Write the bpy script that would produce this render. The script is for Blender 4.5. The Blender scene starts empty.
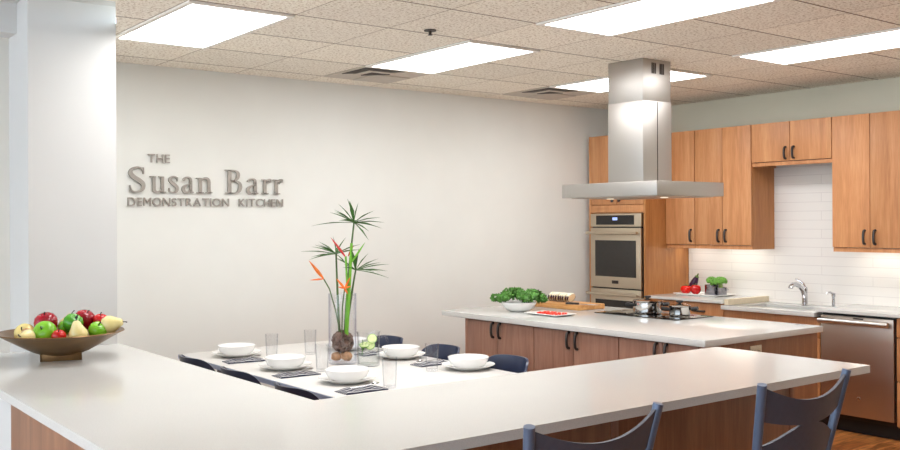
import bpy, bmesh, math, random
from mathutils import Vector, Matrix, noise as mnoise
from math import sin, cos, pi, radians as RAD, sqrt, atan2
random.seed(7)
SC = bpy.context.scene
COL = SC.collection

# ------------------------------------------------------------------ mesh helper
class MB:
    def __init__(s):
        s.bm = bmesh.new()
    def _xf(s, vs, M):
        if M is not None:
            bmesh.ops.transform(s.bm, matrix=M, verts=vs)
    def box(s, x0, x1, y0, y1, z0, z1, bev=0.0, M=None, seg=2):
        r = bmesh.ops.create_cube(s.bm, size=1.0)
        vs = r['verts']
        for v in vs:
            v.co = Vector((x0 + (v.co.x + .5) * (x1 - x0), y0 + (v.co.y + .5) * (y1 - y0), z0 + (v.co.z + .5) * (z1 - z0)))
        if bev > 0:
            es = list({e for v in vs for e in v.link_edges})
            rr = bmesh.ops.bevel(s.bm, geom=es, offset=bev, segments=seg, affect='EDGES', profile=.6)
            vs = list({v for f in rr['faces'] for v in f.verts} | {v for v in vs if v.is_valid})
        s._xf(vs, M)
        return s
    def rings(s, rings, close=True, cap0=True, cap1=True, M=None):
        R = [[s.bm.verts.new(p) for p in r] for r in rings]
        n = len(R[0])
        for a, b in zip(R[:-1], R[1:]):
            for i in range(n if close else n - 1):
                j = (i + 1) % n
                try: s.bm.faces.new((a[i], a[j], b[j], b[i]))
                except ValueError: pass
        if cap0 and n > 2: s.bm.faces.new(list(reversed(R[0])))
        if cap1 and n > 2: s.bm.faces.new(R[-1])
        s._xf([v for r in R for v in r], M)
        return s
    def lathe(s, prof, c=(0, 0, 0), seg=32, cap0=True, cap1=True, M=None, fx=1, fy=1):
        rs = []
        for r, z in prof:
            r = max(r, 1e-4)
            rs.append([(c[0] + fx * r * cos(2 * pi * i / seg), c[1] + fy * r * sin(2 * pi * i / seg), c[2] + z) for i in range(seg)])
        return s.rings(rs, True, cap0, cap1, M)
    def tube(s, pts, rad, seg=10, caps=True, M=None, flat=1.0):
        P = [Vector(p) for p in pts]
        if not isinstance(rad, (list, tuple)): rad = [rad] * len(P)
        up = Vector((0, 0, 1))
        rs = []; prev = None
        for i, p in enumerate(P):
            t = (P[min(i + 1, len(P) - 1)] - P[max(i - 1, 0)]).normalized()
            if prev is None:
                a = t.cross(up)
                if a.length < 1e-3: a = t.cross(Vector((1, 0, 0)))
                a.normalize()
            else:
                a = (prev - t * prev.dot(t)).normalized()
            prev = a; b = t.cross(a)
            rs.append([p + a * (rad[i] * cos(2 * pi * k / seg)) + b * (rad[i] * flat * sin(2 * pi * k / seg)) for k in range(seg)])
        return s.rings(rs, True, caps, caps, M)
    def prism(s, poly, a, b, axis='z', M=None):
        """poly: 2D points; extruded along axis from a to b. axis z:(x,y) x:(y,z) y:(x,z)"""
        def mk(p, h):
            return (p[0], p[1], h) if axis == 'z' else ((h, p[0], p[1]) if axis == 'x' else (p[0], h, p[1]))
        return s.rings([[mk(p, a) for p in poly], [mk(p, b) for p in poly]], M=M)
    def ball(s, c, r, sx=1, sy=1, sz=1, sub=2, jit=0.0, fr=3.0, M=None):
        q = bmesh.ops.create_icosphere(s.bm, subdivisions=sub, radius=1.0)
        for v in q['verts']:
            d = v.co.copy()
            k = 1.0 + (jit * mnoise.noise(d * fr + Vector(c) * 7) if jit else 0)
            v.co = Vector((c[0] + r * sx * d.x * k, c[1] + r * sy * d.y * k, c[2] + r * sz * d.z * k))
        s._xf(q['verts'], M)
        return s
    def face(s, pts, M=None):
        vs = [s.bm.verts.new(p) for p in pts]
        s.bm.faces.new(vs); s._xf(vs, M)
        return s
    def build(s, name, mat, parent=None, world=False, smooth=True, angle=35, loc=None):
        bm = s.bm
        bmesh.ops.recalc_face_normals(bm, faces=bm.faces[:])
        me = bpy.data.meshes.new(name)
        if world and parent is not None:
            bmesh.ops.transform(bm, matrix=parent.matrix_basis.inverted(), verts=bm.verts[:])
        elif parent is None and loc is not None:
            bmesh.ops.translate(bm, vec=-Vector(loc), verts=bm.verts[:])
        bm.to_mesh(me); bm.free()
        if smooth:
            me.shade_smooth(); me.set_sharp_from_angle(angle=RAD(angle))
        me.materials.append(mat)
        o = bpy.data.objects.new(name, me)
        COL.objects.link(o)
        if parent is not None: o.parent = parent
        elif loc is not None: o.location = loc
        return o

def tag(o, label=None, cat=None, group=None, kind=None):
    if label: o['label'] = label
    if cat: o['category'] = cat
    if group: o['group'] = group
    if kind: o['kind'] = kind
    return o

def thing(name, label, cat, loc=(0, 0, 0), rz=0.0, group=None):
    o = bpy.data.objects.new(name, None)
    o.empty_display_size = .05
    COL.objects.link(o)
    o.location = loc; o.rotation_euler = (0, 0, rz)
    o.matrix_basis = Matrix.Translation(loc) @ Matrix.Rotation(rz, 4, 'Z')
    return tag(o, label, cat, group)

def dup(root, loc, rz=0.0, label=None, group=None):
    def rec(o, par):
        c = o.copy(); COL.objects.link(c)
        if par is not None: c.parent = par
        for ch in [k for k in list(SC.objects) if k.parent == o]: rec(ch, c)
        return c
    c = rec(root, None)
    c.location = loc; c.rotation_euler = (0, 0, rz)
    if label: c['label'] = label
    if group: c['group'] = group
    return c

def struct(name, mb, mat, smooth=False):
    return tag(mb.build(name, mat, smooth=smooth), kind='structure')

# ------------------------------------------------------------------ materials
def srgb(r, g, b):
    f = lambda c: (c / 255 / 12.92) if c / 255 <= .04045 else ((c / 255 + .055) / 1.055) ** 2.4
    return (f(r), f(g), f(b), 1)

def new_mat(name):
    m = bpy.data.materials.new(name); m.use_nodes = True
    nt = m.node_tree; b = nt.nodes['Principled BSDF']
    return m, nt, b

def N(nt, t, **kw):
    n = nt.nodes.new(t)
    for k, v in kw.items(): setattr(n, k, v)
    return n

def plain(name, rgb, rough=.5, metal=0, spec=.5, var=.06, scale=30, coat=0, sheen=0, emit=None, bump=0):
    m, nt, b = new_mat(name)
    c = srgb(*rgb)
    tc = N(nt, 'ShaderNodeTexCoord'); nz = N(nt, 'ShaderNodeTexNoise'); nz.inputs['Scale'].default_value = scale
    nt.links.new(tc.outputs['Object'], nz.inputs['Vector'])
    rp = N(nt, 'ShaderNodeValToRGB')
    rp.color_ramp.elements[0].position = .3; rp.color_ramp.elements[1].position = .7
    rp.color_ramp.elements[0].color = tuple(x * (1 - var) for x in c[:3]) + (1,)
    rp.color_ramp.elements[1].color = tuple(min(1, x * (1 + var)) for x in c[:3]) + (1,)
    nt.links.new(nz.outputs['Fac'], rp.inputs['Fac']); nt.links.new(rp.outputs['Color'], b.inputs['Base Color'])
    b.inputs['Roughness'].default_value = rough; b.inputs['Metallic'].default_value = metal
    b.inputs['Specular IOR Level'].default_value = spec
    b.inputs['Coat Weight'].default_value = coat
    if bump:
        bp = N(nt, 'ShaderNodeBump'); bp.inputs['Strength'].default_value = bump; bp.inputs['Distance'].default_value = .01
        nt.links.new(nz.outputs['Fac'], bp.inputs['Height']); nt.links.new(bp.outputs['Normal'], b.inputs['Normal'])
    if emit:
        b.inputs['Emission Color'].default_value = c; b.inputs['Emission Strength'].default_value = emit
    return m

def wood(name, dark, mid, light, stretch=(7, 7, .55), rough=.4, rnd=.10, fine=.35, scale=2.2):
    m, nt, b = new_mat(name); L = nt.links
    g = N(nt, 'ShaderNodeNewGeometry'); oi = N(nt, 'ShaderNodeObjectInfo')
    mp = N(nt, 'ShaderNodeMapping'); mp.inputs['Scale'].default_value = stretch
    L.new(g.outputs['Position'], mp.inputs['Vector'])
    add = N(nt, 'ShaderNodeVectorMath', operation='ADD')
    mul = N(nt, 'ShaderNodeMath', operation='MULTIPLY'); mul.inputs[1].default_value = 13.0
    L.new(oi.outputs['Random'], mul.inputs[0]); L.new(mul.outputs[0], add.inputs[1]); L.new(mp.outputs[0], add.inputs[0])
    n1 = N(nt, 'ShaderNodeTexNoise'); n1.inputs['Scale'].default_value = scale; n1.inputs['Detail'].default_value = 5; n1.inputs['Distortion'].default_value = .7
    n2 = N(nt, 'ShaderNodeTexNoise'); n2.inputs['Scale'].default_value = scale * 7; n2.inputs['Detail'].default_value = 3
    L.new(add.outputs[0], n1.inputs['Vector']); L.new(add.outputs[0], n2.inputs['Vector'])
    mx = N(nt, 'ShaderNodeMix'); mx.data_type = 'FLOAT'; mx.inputs[0].default_value = fine
    L.new(n1.outputs['Fac'], mx.inputs[2]); L.new(n2.outputs['Fac'], mx.inputs[3])
    rp = N(nt, 'ShaderNodeValToRGB'); e = rp.color_ramp.elements
    e[0].position = .30; e[0].color = srgb(*dark); e[1].position = .70; e[1].color = srgb(*light)
    k = e.new(.5); k.color = srgb(*mid)
    L.new(mx.outputs[0], rp.inputs['Fac'])
    hs = N(nt, 'ShaderNodeHueSaturation')
    mr = N(nt, 'ShaderNodeMapRange'); mr.inputs[3].default_value = 1 - rnd; mr.inputs[4].default_value = 1 + rnd
    L.new(oi.outputs['Random'], mr.inputs[0]); L.new(mr.outputs[0], hs.inputs['Value']); L.new(rp.outputs['Color'], hs.inputs['Color'])
    L.new(hs.outputs['Color'], b.inputs['Base Color'])
    b.inputs['Roughness'].default_value = rough
    return m

def steel(name, rgb, rough=.28, stretch=(2, 2, 60)):
    m, nt, b = new_mat(name); L = nt.links
    g = N(nt, 'ShaderNodeNewGeometry'); mp = N(nt, 'ShaderNodeMapping'); mp.inputs['Scale'].default_value = stretch
    n = N(nt, 'ShaderNodeTexNoise'); n.inputs['Scale'].default_value = 6; n.inputs['Detail'].default_value = 2
    L.new(g.outputs['Position'], mp.inputs['Vector']); L.new(mp.outputs[0], n.inputs['Vector'])
    mr = N(nt, 'ShaderNodeMapRange'); mr.inputs[3].default_value = rough * .85; mr.inputs[4].default_value = rough * 1.2
    L.new(n.outputs['Fac'], mr.inputs[0]); L.new(mr.outputs[0], b.inputs['Roughness'])
    b.inputs['Base Color'].default_value = srgb(*rgb); b.inputs['Metallic'].default_value = 1
    return m

def glass(name, tint, edge, refl=1.0):
    m, nt, b = new_mat(name); L = nt.links
    nt.nodes.remove(b)
    out = [n for n in nt.nodes if n.type == 'OUTPUT_MATERIAL'][0]
    tr = N(nt, 'ShaderNodeBsdfTransparent'); gl = N(nt, 'ShaderNodeBsdfGlossy'); gl.inputs['Roughness'].default_value = .04
    lw = N(nt, 'ShaderNodeLayerWeight'); lw.inputs['Blend'].default_value = .35
    rp = N(nt, 'ShaderNodeValToRGB'); e = rp.color_ramp.elements
    e[0].position = .25; e[0].color = tint; e[1].position = .95; e[1].color = edge
    L.new(lw.outputs['Facing'], rp.inputs['Fac']); L.new(rp.outputs['Color'], tr.inputs['Color'])
    l2 = N(nt, 'ShaderNodeLayerWeight'); l2.inputs['Blend'].default_value = .5
    pw = N(nt, 'ShaderNodeMath', operation='POWER'); pw.inputs[1].default_value = 4.0
    L.new(l2.outputs['Facing'], pw.inputs[0])
    ml = N(nt, 'ShaderNodeMath', operation='MULTIPLY_ADD'); ml.inputs[1].default_value = .55 * refl; ml.inputs[2].default_value = .04 * refl
    L.new(pw.outputs[0], ml.inputs[0])
    mx = N(nt, 'ShaderNodeMixShader')
    L.new(ml.outputs[0], mx.inputs[0]); L.new(tr.outputs[0], mx.inputs[1]); L.new(gl.outputs[0], mx.inputs[2]); L.new(mx.outputs[0], out.inputs[0])
    return m

def emit(name, rgb, strength):
    m, nt, b = new_mat(name)
    b.inputs['Base Color'].default_value = srgb(*rgb)
    b.inputs['Emission Color'].default_value = srgb(*rgb); b.inputs['Emission Strength'].default_value = strength
    return m

M = {}
M['wall'] = plain('wall_paint', (231, 232, 226), .75, var=.015, scale=3)
M['wall_r'] = plain('wall_paint_sage', (228, 224, 203), .75, var=.015, scale=3)
M['pillar'] = plain('pillar_paint', (206, 206, 203), .7, var=.01, scale=3)
M['wall_dim'] = plain('wall_paint_tan', (112, 88, 70), .8, var=.03, scale=2)
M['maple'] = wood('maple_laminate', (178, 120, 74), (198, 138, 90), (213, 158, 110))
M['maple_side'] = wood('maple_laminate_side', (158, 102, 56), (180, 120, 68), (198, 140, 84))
M['walnut'] = wood('brown_laminate', (130, 90, 72), (152, 109, 89), (170, 127, 105))
M['walnut_d'] = wood('brown_panel', (118, 77, 50), (140, 93, 62), (160, 111, 76))
M['board'] = wood('board_wood', (176, 118, 62), (204, 146, 84), (222, 170, 108), stretch=(9, 1, 9))
M['gap'] = plain('shadow_gap', (48, 34, 26), .8)
M['black'] = plain('black_plastic', (24, 24, 26), .4)
M['toe'] = plain('toe_kick', (26, 23, 22), .7)
M['bronze'] = plain('dark_bronze_pull', (70, 66, 64), .35, metal=.7)
M['navy'] = plain('navy_shell', (46, 54, 78), .3, var=.04)
M['stool_post'] = plain('blue_grey_tube', (98, 114, 140), .38, metal=.25, var=.03)
M['stool_rail'] = plain('charcoal_rail', (76, 80, 94), .5, var=.05, scale=60)
M['steel'] = steel('brushed_steel', (205, 204, 200), .3)
M['steel_h'] = steel('hood_steel', (186, 182, 177), .38)
M['steel_d'] = steel('dark_brushed_steel', (196, 184, 174), .36)
M['steel_w'] = steel('oven_steel', (208, 196, 176), .36)
M['chrome'] = plain('chrome', (205, 205, 208), .12, metal=1, var=.02)
M['potsteel'] = plain('pot_steel', (205, 203, 200), .1, metal=1, var=.02)
M['pansteel'] = plain('pan_steel', (150, 150, 156), .22, metal=1, var=.1, scale=12)
M['blackglass'] = plain('black_glass', (12, 12, 14), .05, var=.02, spec=.6)
M['ovenglass'] = plain('oven_window_glass', (46, 43, 40), .12, spec=.5, var=.05)
M['ceramic'] = plain('white_ceramic', (244, 243, 240), .15, var=.01)
M['letter'] = plain('letter_metal', (172, 166, 158), .38, metal=.45, var=.04)
M['tablewhite'] = plain('table_laminate', (222, 219, 214), .3, var=.015)
M['tableedge'] = plain('table_edge', (168, 178, 204), .4)
M['tablebase'] = plain('table_base', (120, 124, 130), .4, metal=.6)
M['rim'] = plain('light_trim', (236, 232, 224), .5)
M['diffuser'] = emit('light_diffuser', (250, 250, 251), 9.8)
M['undercab'] = emit('strip_led', (255, 246, 234), 6.5)
M['bulb'] = emit('hood_bulb', (255, 244, 220), 1.0)
M['glass'] = glass('clear_glass', (.985, .988, .992, 1), (.80, .81, .84, 1), .9)
M['vase'] = glass('vase_glass', (.985, .988, .995, 1), (.78, .80, .88, 1), .9)
M['water'] = glass('water', (.97, .985, .97, 1), (.88, .92, .88, 1), .4)
M['sprink'] = plain('sprinkler_metal', (70, 62, 55), .5, metal=.6)
M['vent'] = plain('vent_metal', (196, 186, 172), .5)
M['vent_shade'] = plain('vent_slot_shade', (66, 58, 50), .7)
M['outlet'] = plain('outlet_plastic', (222, 212, 186), .4)
M['bowlbronze'] = plain('bronze_bowl', (126, 96, 60), .32, metal=.6, var=.18, scale=9)
M['g_dark'] = plain('papyrus_green', (60, 108, 38), .5, var=.25, scale=40)
M['g_stem'] = plain('stem_green', (78, 106, 52), .5, var=.2, scale=30)
M['g_bright'] = plain('bright_green', (116, 182, 48), .45, var=.15, scale=30)
M['orange'] = plain('orange_bract', (238, 120, 40), .5, var=.2, scale=40)
M['redbract'] = plain('red_bract', (202, 44, 48), .5, var=.2, scale=40)
M['root'] = plain('root_ball', (112, 88, 76), .7, var=.6, scale=28, bump=.6)
M['stone'] = plain('brown_stone', (188, 142, 102), .6, var=.35, scale=30)
M['kale'] = plain('kale_green', (84, 140, 54), .5, var=.45, scale=26)
M['lime'] = plain('lime_flesh', (226, 236, 172), .4, var=.15, scale=40)
M['limerind'] = plain('lime_rind', (110, 170, 50), .4)
M['tomato'] = plain('tomato_red', (222, 34, 26), .2, var=.12, scale=20)
M['tomato_d'] = plain('diced_tomato', (240, 62, 44), .3, var=.15, scale=60)
M['pepper'] = plain('pepper_red', (198, 18, 20), .18, var=.12, scale=16)
M['leafgreen'] = plain('calyx_green', (80, 110, 44), .6, var=.2)
M['eggplant'] = plain('eggplant_skin', (62, 28, 62), .18, var=.2, scale=14)
M['eggflesh'] = plain('eggplant_flesh', (240, 234, 208), .5, var=.08, scale=60)
M['broccoli'] = plain('broccoli_crown', (104, 158, 62), .8, var=.4, scale=90, bump=1)
M['brocstem'] = plain('broccoli_stalk', (158, 186, 104), .6, var=.1)
M['beigeboard'] = plain('beige_panel', (222, 208, 180), .5, var=.04)
M['badge'] = plain('badge_dark', (60, 52, 48), .4, metal=.5)
M['display'] = emit('oven_display', (150, 170, 230), .8)

# quartz countertop
def quartz():
    m, nt, b = new_mat('white_quartz'); L = nt.links
    g = N(nt, 'ShaderNodeNewGeometry')
    n1 = N(nt, 'ShaderNodeTexNoise'); n1.inputs['Scale'].default_value = 220; n1.inputs['Detail'].default_value = 2
    n2 = N(nt, 'ShaderNodeTexNoise'); n2.inputs['Scale'].default_value = 2.5
    L.new(g.outputs['Position'], n1.inputs['Vector']); L.new(g.outputs['Position'], n2.inputs['Vector'])
    r1 = N(nt, 'ShaderNodeValToRGB'); e = r1.color_ramp.elements
    e[0].position = .3; e[0].color = srgb(203, 203, 199); e[1].position = .6; e[1].color = srgb(212, 212, 208)
    L.new(n1.outputs['Fac'], r1.inputs['Fac'])
    hs = N(nt, 'ShaderNodeHueSaturation'); mr = N(nt, 'ShaderNodeMapRange'); mr.inputs[3].default_value = .97; mr.inputs[4].default_value = 1.03
    L.new(n2.outputs['Fac'], mr.inputs[0]); L.new(mr.outputs[0], hs.inputs['Value']); L.new(r1.outputs['Color'], hs.inputs['Color'])
    L.new(hs.outputs['Color'], b.inputs['Base Color'])
    b.inputs['Roughness'].default_value = .13
    return m
M['quartz'] = quartz()

TX, TY, TP = 1.885, 4.005, .6          # ceiling grid origin and pitch
def tile_ceiling():
    m, nt, b = new_mat('mineral_fibre_tile'); L = nt.links
    g = N(nt, 'ShaderNodeNewGeometry'); sp = N(nt, 'ShaderNodeSeparateXYZ'); L.new(g.outputs['Position'], sp.inputs[0])
    n1 = N(nt, 'ShaderNodeTexNoise'); n1.inputs['Scale'].default_value = 62; n1.inputs['Detail'].default_value = 3; n1.inputs['Roughness'].default_value = .65
    n2 = N(nt, 'ShaderNodeTexNoise'); n2.inputs['Scale'].default_value = 1.1
    L.new(g.outputs['Position'], n1.inputs['Vector']); L.new(g.outputs['Position'], n2.inputs['Vector'])
    r1 = N(nt, 'ShaderNodeValToRGB'); e = r1.color_ramp.elements
    e[0].position = .34; e[0].color = srgb(192, 176, 152); e[1].position = .50; e[1].color = srgb(252, 246, 232)
    L.new(n1.outputs['Fac'], r1.inputs['Fac'])
    # per-tile tone
    def mth(op, a, bv=None):
        n = N(nt, 'ShaderNodeMath', operation=op)
        if hasattr(a, 'links'): L.new(a, n.inputs[0])
        else: n.inputs[0].default_value = a
        if bv is not None:
            if hasattr(bv, 'links'): L.new(bv, n.inputs[1])
            else: n.inputs[1].default_value = bv
        return n.outputs[0]
    ux = mth('DIVIDE', mth('SUBTRACT', sp.outputs[0], TX - 60), TP); uy = mth('DIVIDE', mth('SUBTRACT', sp.outputs[1], TY - 60), TP)
    cx = N(nt, 'ShaderNodeCombineXYZ'); L.new(mth('FLOOR', ux), cx.inputs[0]); L.new(mth('FLOOR', uy), cx.inputs[1])
    wn = N(nt, 'ShaderNodeTexWhiteNoise'); wn.noise_dimensions = '3D'; L.new(cx.outputs[0], wn.inputs['Vector'])
    mr = N(nt, 'ShaderNodeMapRange'); mr.inputs[3].default_value = .93; mr.inputs[4].default_value = 1.04; L.new(wn.outputs['Value'], mr.inputs[0])
    hs = N(nt, 'ShaderNodeHueSaturation'); L.new(r1.outputs['Color'], hs.inputs['Color']); L.new(mr.outputs[0], hs.inputs['Value'])
    def line(u, w):
        f = mth('FRACT', u); d = mth('MINIMUM', f, mth('SUBTRACT', 1.0, f))
        return mth('LESS_THAN', d, w / TP)
    ly = line(uy, .006); lx = line(ux, .003)
    mx = N(nt, 'ShaderNodeMix'); mx.data_type = 'RGBA'; L.new(lx, mx.inputs[0]); L.new(hs.outputs['Color'], mx.inputs[6]); mx.inputs[7].default_value = srgb(165, 148, 128)
    m2 = N(nt, 'ShaderNodeMix'); m2.data_type = 'RGBA'; L.new(ly, m2.inputs[0]); L.new(mx.outputs[2], m2.inputs[6]); m2.inputs[7].default_value = srgb(116, 90, 66)
    L.new(m2.outputs[2], b.inputs['Base Color']); b.inputs['Roughness'].default_value = .9
    bp = N(nt, 'ShaderNodeBump'); bp.inputs['Strength'].default_value = .35; bp.inputs['Distance'].default_value = .01
    L.new(n1.outputs['Fac'], bp.inputs['Height']); L.new(bp.outputs['Normal'], b.inputs['Normal'])
    return m
M['ceil'] = tile_ceiling()

def splash():
    m, nt, b = new_mat('white_linear_tile'); L = nt.links
    g = N(nt, 'ShaderNodeNewGeometry'); sp = N(nt, 'ShaderNodeSeparateXYZ'); L.new(g.outputs['Position'], sp.inputs[0])
    cb = N(nt, 'ShaderNodeCombineXYZ'); L.new(sp.outputs[1], cb.inputs[0]); L.new(sp.outputs[2], cb.inputs[1])
    br = N(nt, 'ShaderNodeTexBrick'); br.inputs['Scale'].default_value = 1; br.inputs['Brick Width'].default_value = .9; br.inputs['Row Height'].default_value = .077
    br.inputs['Mortar Size'].default_value = .0022; br.inputs['Color1'].default_value = srgb(236, 233, 228); br.inputs['Color2'].default_value = srgb(234, 231, 226)
    br.inputs['Mortar'].default_value = srgb(217, 213, 209)
    L.new(cb.outputs[0], br.inputs['Vector']); L.new(br.outputs['Color'], b.inputs['Base Color'])
    b.inputs['Roughness'].default_value = .25
    return m
M['splash'] = splash()

def floor_mat():
    m, nt, b = new_mat('plank_floor'); L = nt.links
    g = N(nt, 'ShaderNodeNewGeometry')
    br = N(nt, 'ShaderNodeTexBrick'); br.inputs['Scale'].default_value = 1; br.inputs['Brick Width'].default_value = 1.2; br.inputs['Row Height'].default_value = .13
    br.inputs['Mortar Size'].default_value = .002; br.inputs['Color1'].default_value = srgb(206, 140, 80); br.inputs['Color2'].default_value = srgb(168, 104, 56); br.inputs['Mortar'].default_value = srgb(70, 42, 24)
    L.new(g.outputs['Position'], br.inputs['Vector'])
    mp = N(nt, 'ShaderNodeMapping'); mp.inputs['Scale'].default_value = (1.4, 12, 1); L.new(g.outputs['Position'], mp.inputs['Vector'])
    n1 = N(nt, 'ShaderNodeTexNoise'); n1.inputs['Scale'].default_value = 2.2; n1.inputs['Detail'].default_value = 5; n1.inputs['Distortion'].default_value = 1.2
    L.new(mp.outputs[0], n1.inputs['Vector'])
    rp = N(nt, 'ShaderNodeValToRGB'); e = rp.color_ramp.elements; e[0].position = .36; e[0].color = (.28, .22, .18, 1); e[1].position = .62; e[1].color = (1.15, 1.1, 1.05, 1)
    L.new(n1.outputs['Fac'], rp.inputs['Fac'])
    mx = N(nt, 'ShaderNodeMix'); mx.data_type = 'RGBA'; mx.blend_type = 'MULTIPLY'; mx.inputs[0].default_value = .85
    L.new(br.outputs['Color'], mx.inputs[6]); L.new(rp.outputs['Color'], mx.inputs[7]); L.new(mx.outputs[2], b.inputs['Base Color'])
    b.inputs['Roughness'].default_value = .28
    return m
M['floor'] = floor_mat()

def stripes():
    m, nt, b = new_mat('striped_napkin'); L = nt.links
    tc = N(nt, 'ShaderNodeTexCoord'); wv = N(nt, 'ShaderNodeTexWave'); wv.bands_direction = 'Y'; wv.inputs['Scale'].default_value = 16; wv.inputs['Distortion'].default_value = .6
    L.new(tc.outputs['Object'], wv.inputs['Vector'])
    rp = N(nt, 'ShaderNodeValToRGB'); rp.color_ramp.interpolation = 'CONSTANT'; e = rp.color_ramp.elements
    e[0].color = srgb(44, 48, 66); e[1].position = .8; e[1].color = srgb(206, 204, 202)
    L.new(wv.outputs['Fac'], rp.inputs['Fac']); L.new(rp.outputs['Color'], b.inputs['Base Color']); b.inputs['Roughness'].default_value = .9
    return m
M['napkin'] = stripes()

def apple_mat(name, base, blush, pos=.5, soft=.15):
    m, nt, b = new_mat(name); L = nt.links
    tc = N(nt, 'ShaderNodeTexCoord'); nz = N(nt, 'ShaderNodeTexNoise'); nz.inputs['Scale'].default_value = 14; nz.inputs['Detail'].default_value = 4
    L.new(tc.outputs['Object'], nz.inputs['Vector'])
    rp = N(nt, 'ShaderNodeValToRGB'); e = rp.color_ramp.elements
    e[0].position = pos - soft; e[0].color = srgb(*base); e[1].position = pos + soft; e[1].color = srgb(*blush)
    L.new(nz.outputs['Fac'], rp.inputs['Fac']); L.new(rp.outputs['Color'], b.inputs['Base Color'])
    b.inputs['Roughness'].default_value = .2
    return m
M['ap_red'] = apple_mat('red_apple_skin', (176, 20, 40), (132, 12, 30))
M['ap_bright'] = apple_mat('bright_red_skin', (214, 36, 34), (186, 22, 26))
M['ap_green'] = apple_mat('green_apple_skin', (136, 198, 52), (112, 178, 38))
M['ap_dgreen'] = apple_mat('deep_green_skin', (86, 162, 44), (62, 134, 34))
M['ap_blush'] = apple_mat('blush_apple_skin', (234, 214, 140), (190, 66, 56), .60, .05)
M['pear'] = apple_mat('pear_skin', (236, 222, 166), (222, 206, 138))

H = 2.74
# ------------------------------------------------------------------ setting
struct('floor', MB().face([(-3, -3, 0), (7.5, -3, 0), (7.5, 6.8, 0), (-3, 6.8, 0)]), M['floor'])
# tile ceiling: an L cut round the taller bay by the pillar
struct('ceiling', MB().prism([(-3, -3), (7.45, -3), (7.45, 6.72), (1.86, 6.72), (1.86, 5.63), (1.605, 4.87), (-3, 4.87)], H, H + .05), M['ceil'])
struct('ceiling_raised', MB().prism([(-3, 4.8), (1.7, 4.8), (1.95, 5.63), (1.95, 6.72), (-3, 6.72)], 2.885, 2.93), M['pillar'])
struct('wall_front', MB().box(-3, 7.5, -3.12, -3, 0, 2.8), M['wall_dim'])  # unseen wall behind the camera, added so the hood reflects dark brown
struct('wall_back', MB().box(-3, 7.5, 6.68, 6.8, 0, 2.93), M['wall'])
struct('wall_right', MB().box(7.4, 7.52, -3, 6.68, 0, 2.93), M['wall_r'])
struct('wall_pillar', MB().box(1.37, 1.856, 5.63, 6.06, 0, 2.885), M['pillar'])
struct('wall_header', MB().box(-3, 1.37, 5.87, 6.04, 2.712, 2.885), M['pillar'])
struct('wall_backsplash', MB().box(7.388, 7.4, 2.6, 5.888, .88, 2.43), M['splash'])

# ------------------------------------------------------------------ cabinets
def door(parent, xf, y0, y1, z0, z1, mat, g=.0025, th=.02, name='door'):
    return MB().box(xf, xf + th, y0 + g, y1 - g, z0 + g, z1 - g, .002).build(name, mat, parent, world=True)

# --- upper cabinets on the right wall (fronts face -x at x=7.05)
def upper(name, label, y0, y1, z0, z1, seams, handles, hz, rail=True, group='maple wall cabinets'):
    t = thing(name, label, 'cabinet', (7.22, (y0 + y1) / 2, z0), 0, group)
    MB().box(7.074, 7.386, y0 + .0165, y1 - .0165, z0 + .034, z1 - .001).build('carcass', M['gap'], t, world=True)
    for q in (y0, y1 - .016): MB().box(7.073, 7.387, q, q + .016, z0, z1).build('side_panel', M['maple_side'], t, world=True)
    MB().box(7.066, 7.0725, y0 + .001, y1 - .001, z0, z0 + .0325, .001).build('light_rail', M['maple'], t, world=True)
    ys = [y0] + seams + [y1]
    for i, (a, b) in enumerate(zip(ys[:-1], ys[1:])):
        d = door(t, 7.05, a, b, z0 + .034, z1, M['maple'])
        if i < len(handles):
            h = MB()
            pull(d, 7.05, handles[i], hz[0], hz[1])
    return t
# parts under a part: world=True uses the part's own basis (identity) so offset by hand below
def pull(parent, x, y, z0, z1, out=-1, name='handle'):
    zm = (z0 + z1) / 2; h = (z1 - z0) / 2; pts = []
    for i in range(11):
        a = -pi / 2 + pi * i / 10
        pts.append((x + out * .027 * max(cos(a), 0) ** .45, y, zm + h * sin(a)))
    mb = MB().tube(pts, .0098, 8)
    root = parent.parent if parent.parent else parent
    bmesh.ops.transform(mb.bm, matrix=root.matrix_basis.inverted(), verts=mb.bm.verts[:])
    return mb.build(name, M['bronze'], parent)

upper('wall_cabinet', 'tall single-door maple wall cabinet beside the oven tower', 5.552, 5.885, 1.365, 2.44, [], [5.592], (1.43, 1.535))
upper('wall_cabinet', 'tall two-door maple wall cabinet above the vegetable tray', 4.952, 5.549, 1.365, 2.44, [5.25], [5.212, 5.288], (1.43, 1.535))
upper('wall_cabinet', 'short two-door maple wall cabinet bridging above the sink', 4.205, 4.949, 2.075, 2.44, [4.578], [4.54, 4.616], (2.13, 2.225))
upper('wall_cabinet', 'tall two-door maple wall cabinet above the dishwasher', 3.572, 4.202, 1.365, 2.44, [3.887], [3.845, 3.928], (1.43, 1.535))

# --- under-cabinet strips
for (y0, y1, lab) in ((5.58, 5.85, 'short under-cabinet light strip beside the oven tower'), (5.0, 5.5, 'under-cabinet light strip above the steel pans'), (3.62, 4.16, 'under-cabinet light strip above the dishwasher')):
    t = thing('undercabinet_light', lab, 'light', (7.25, (y0 + y1) / 2, 1.345))
    MB().box(7.2, 7.3, y0, y1, 1.387, 1.3985, .002).build('housing', M['rim'], t, world=True)
    MB().box(7.21, 7.29, y0 + .01, y1 - .01, 1.381, 1.3872).build('diffuser', M['undercab'], t, world=True)

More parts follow.
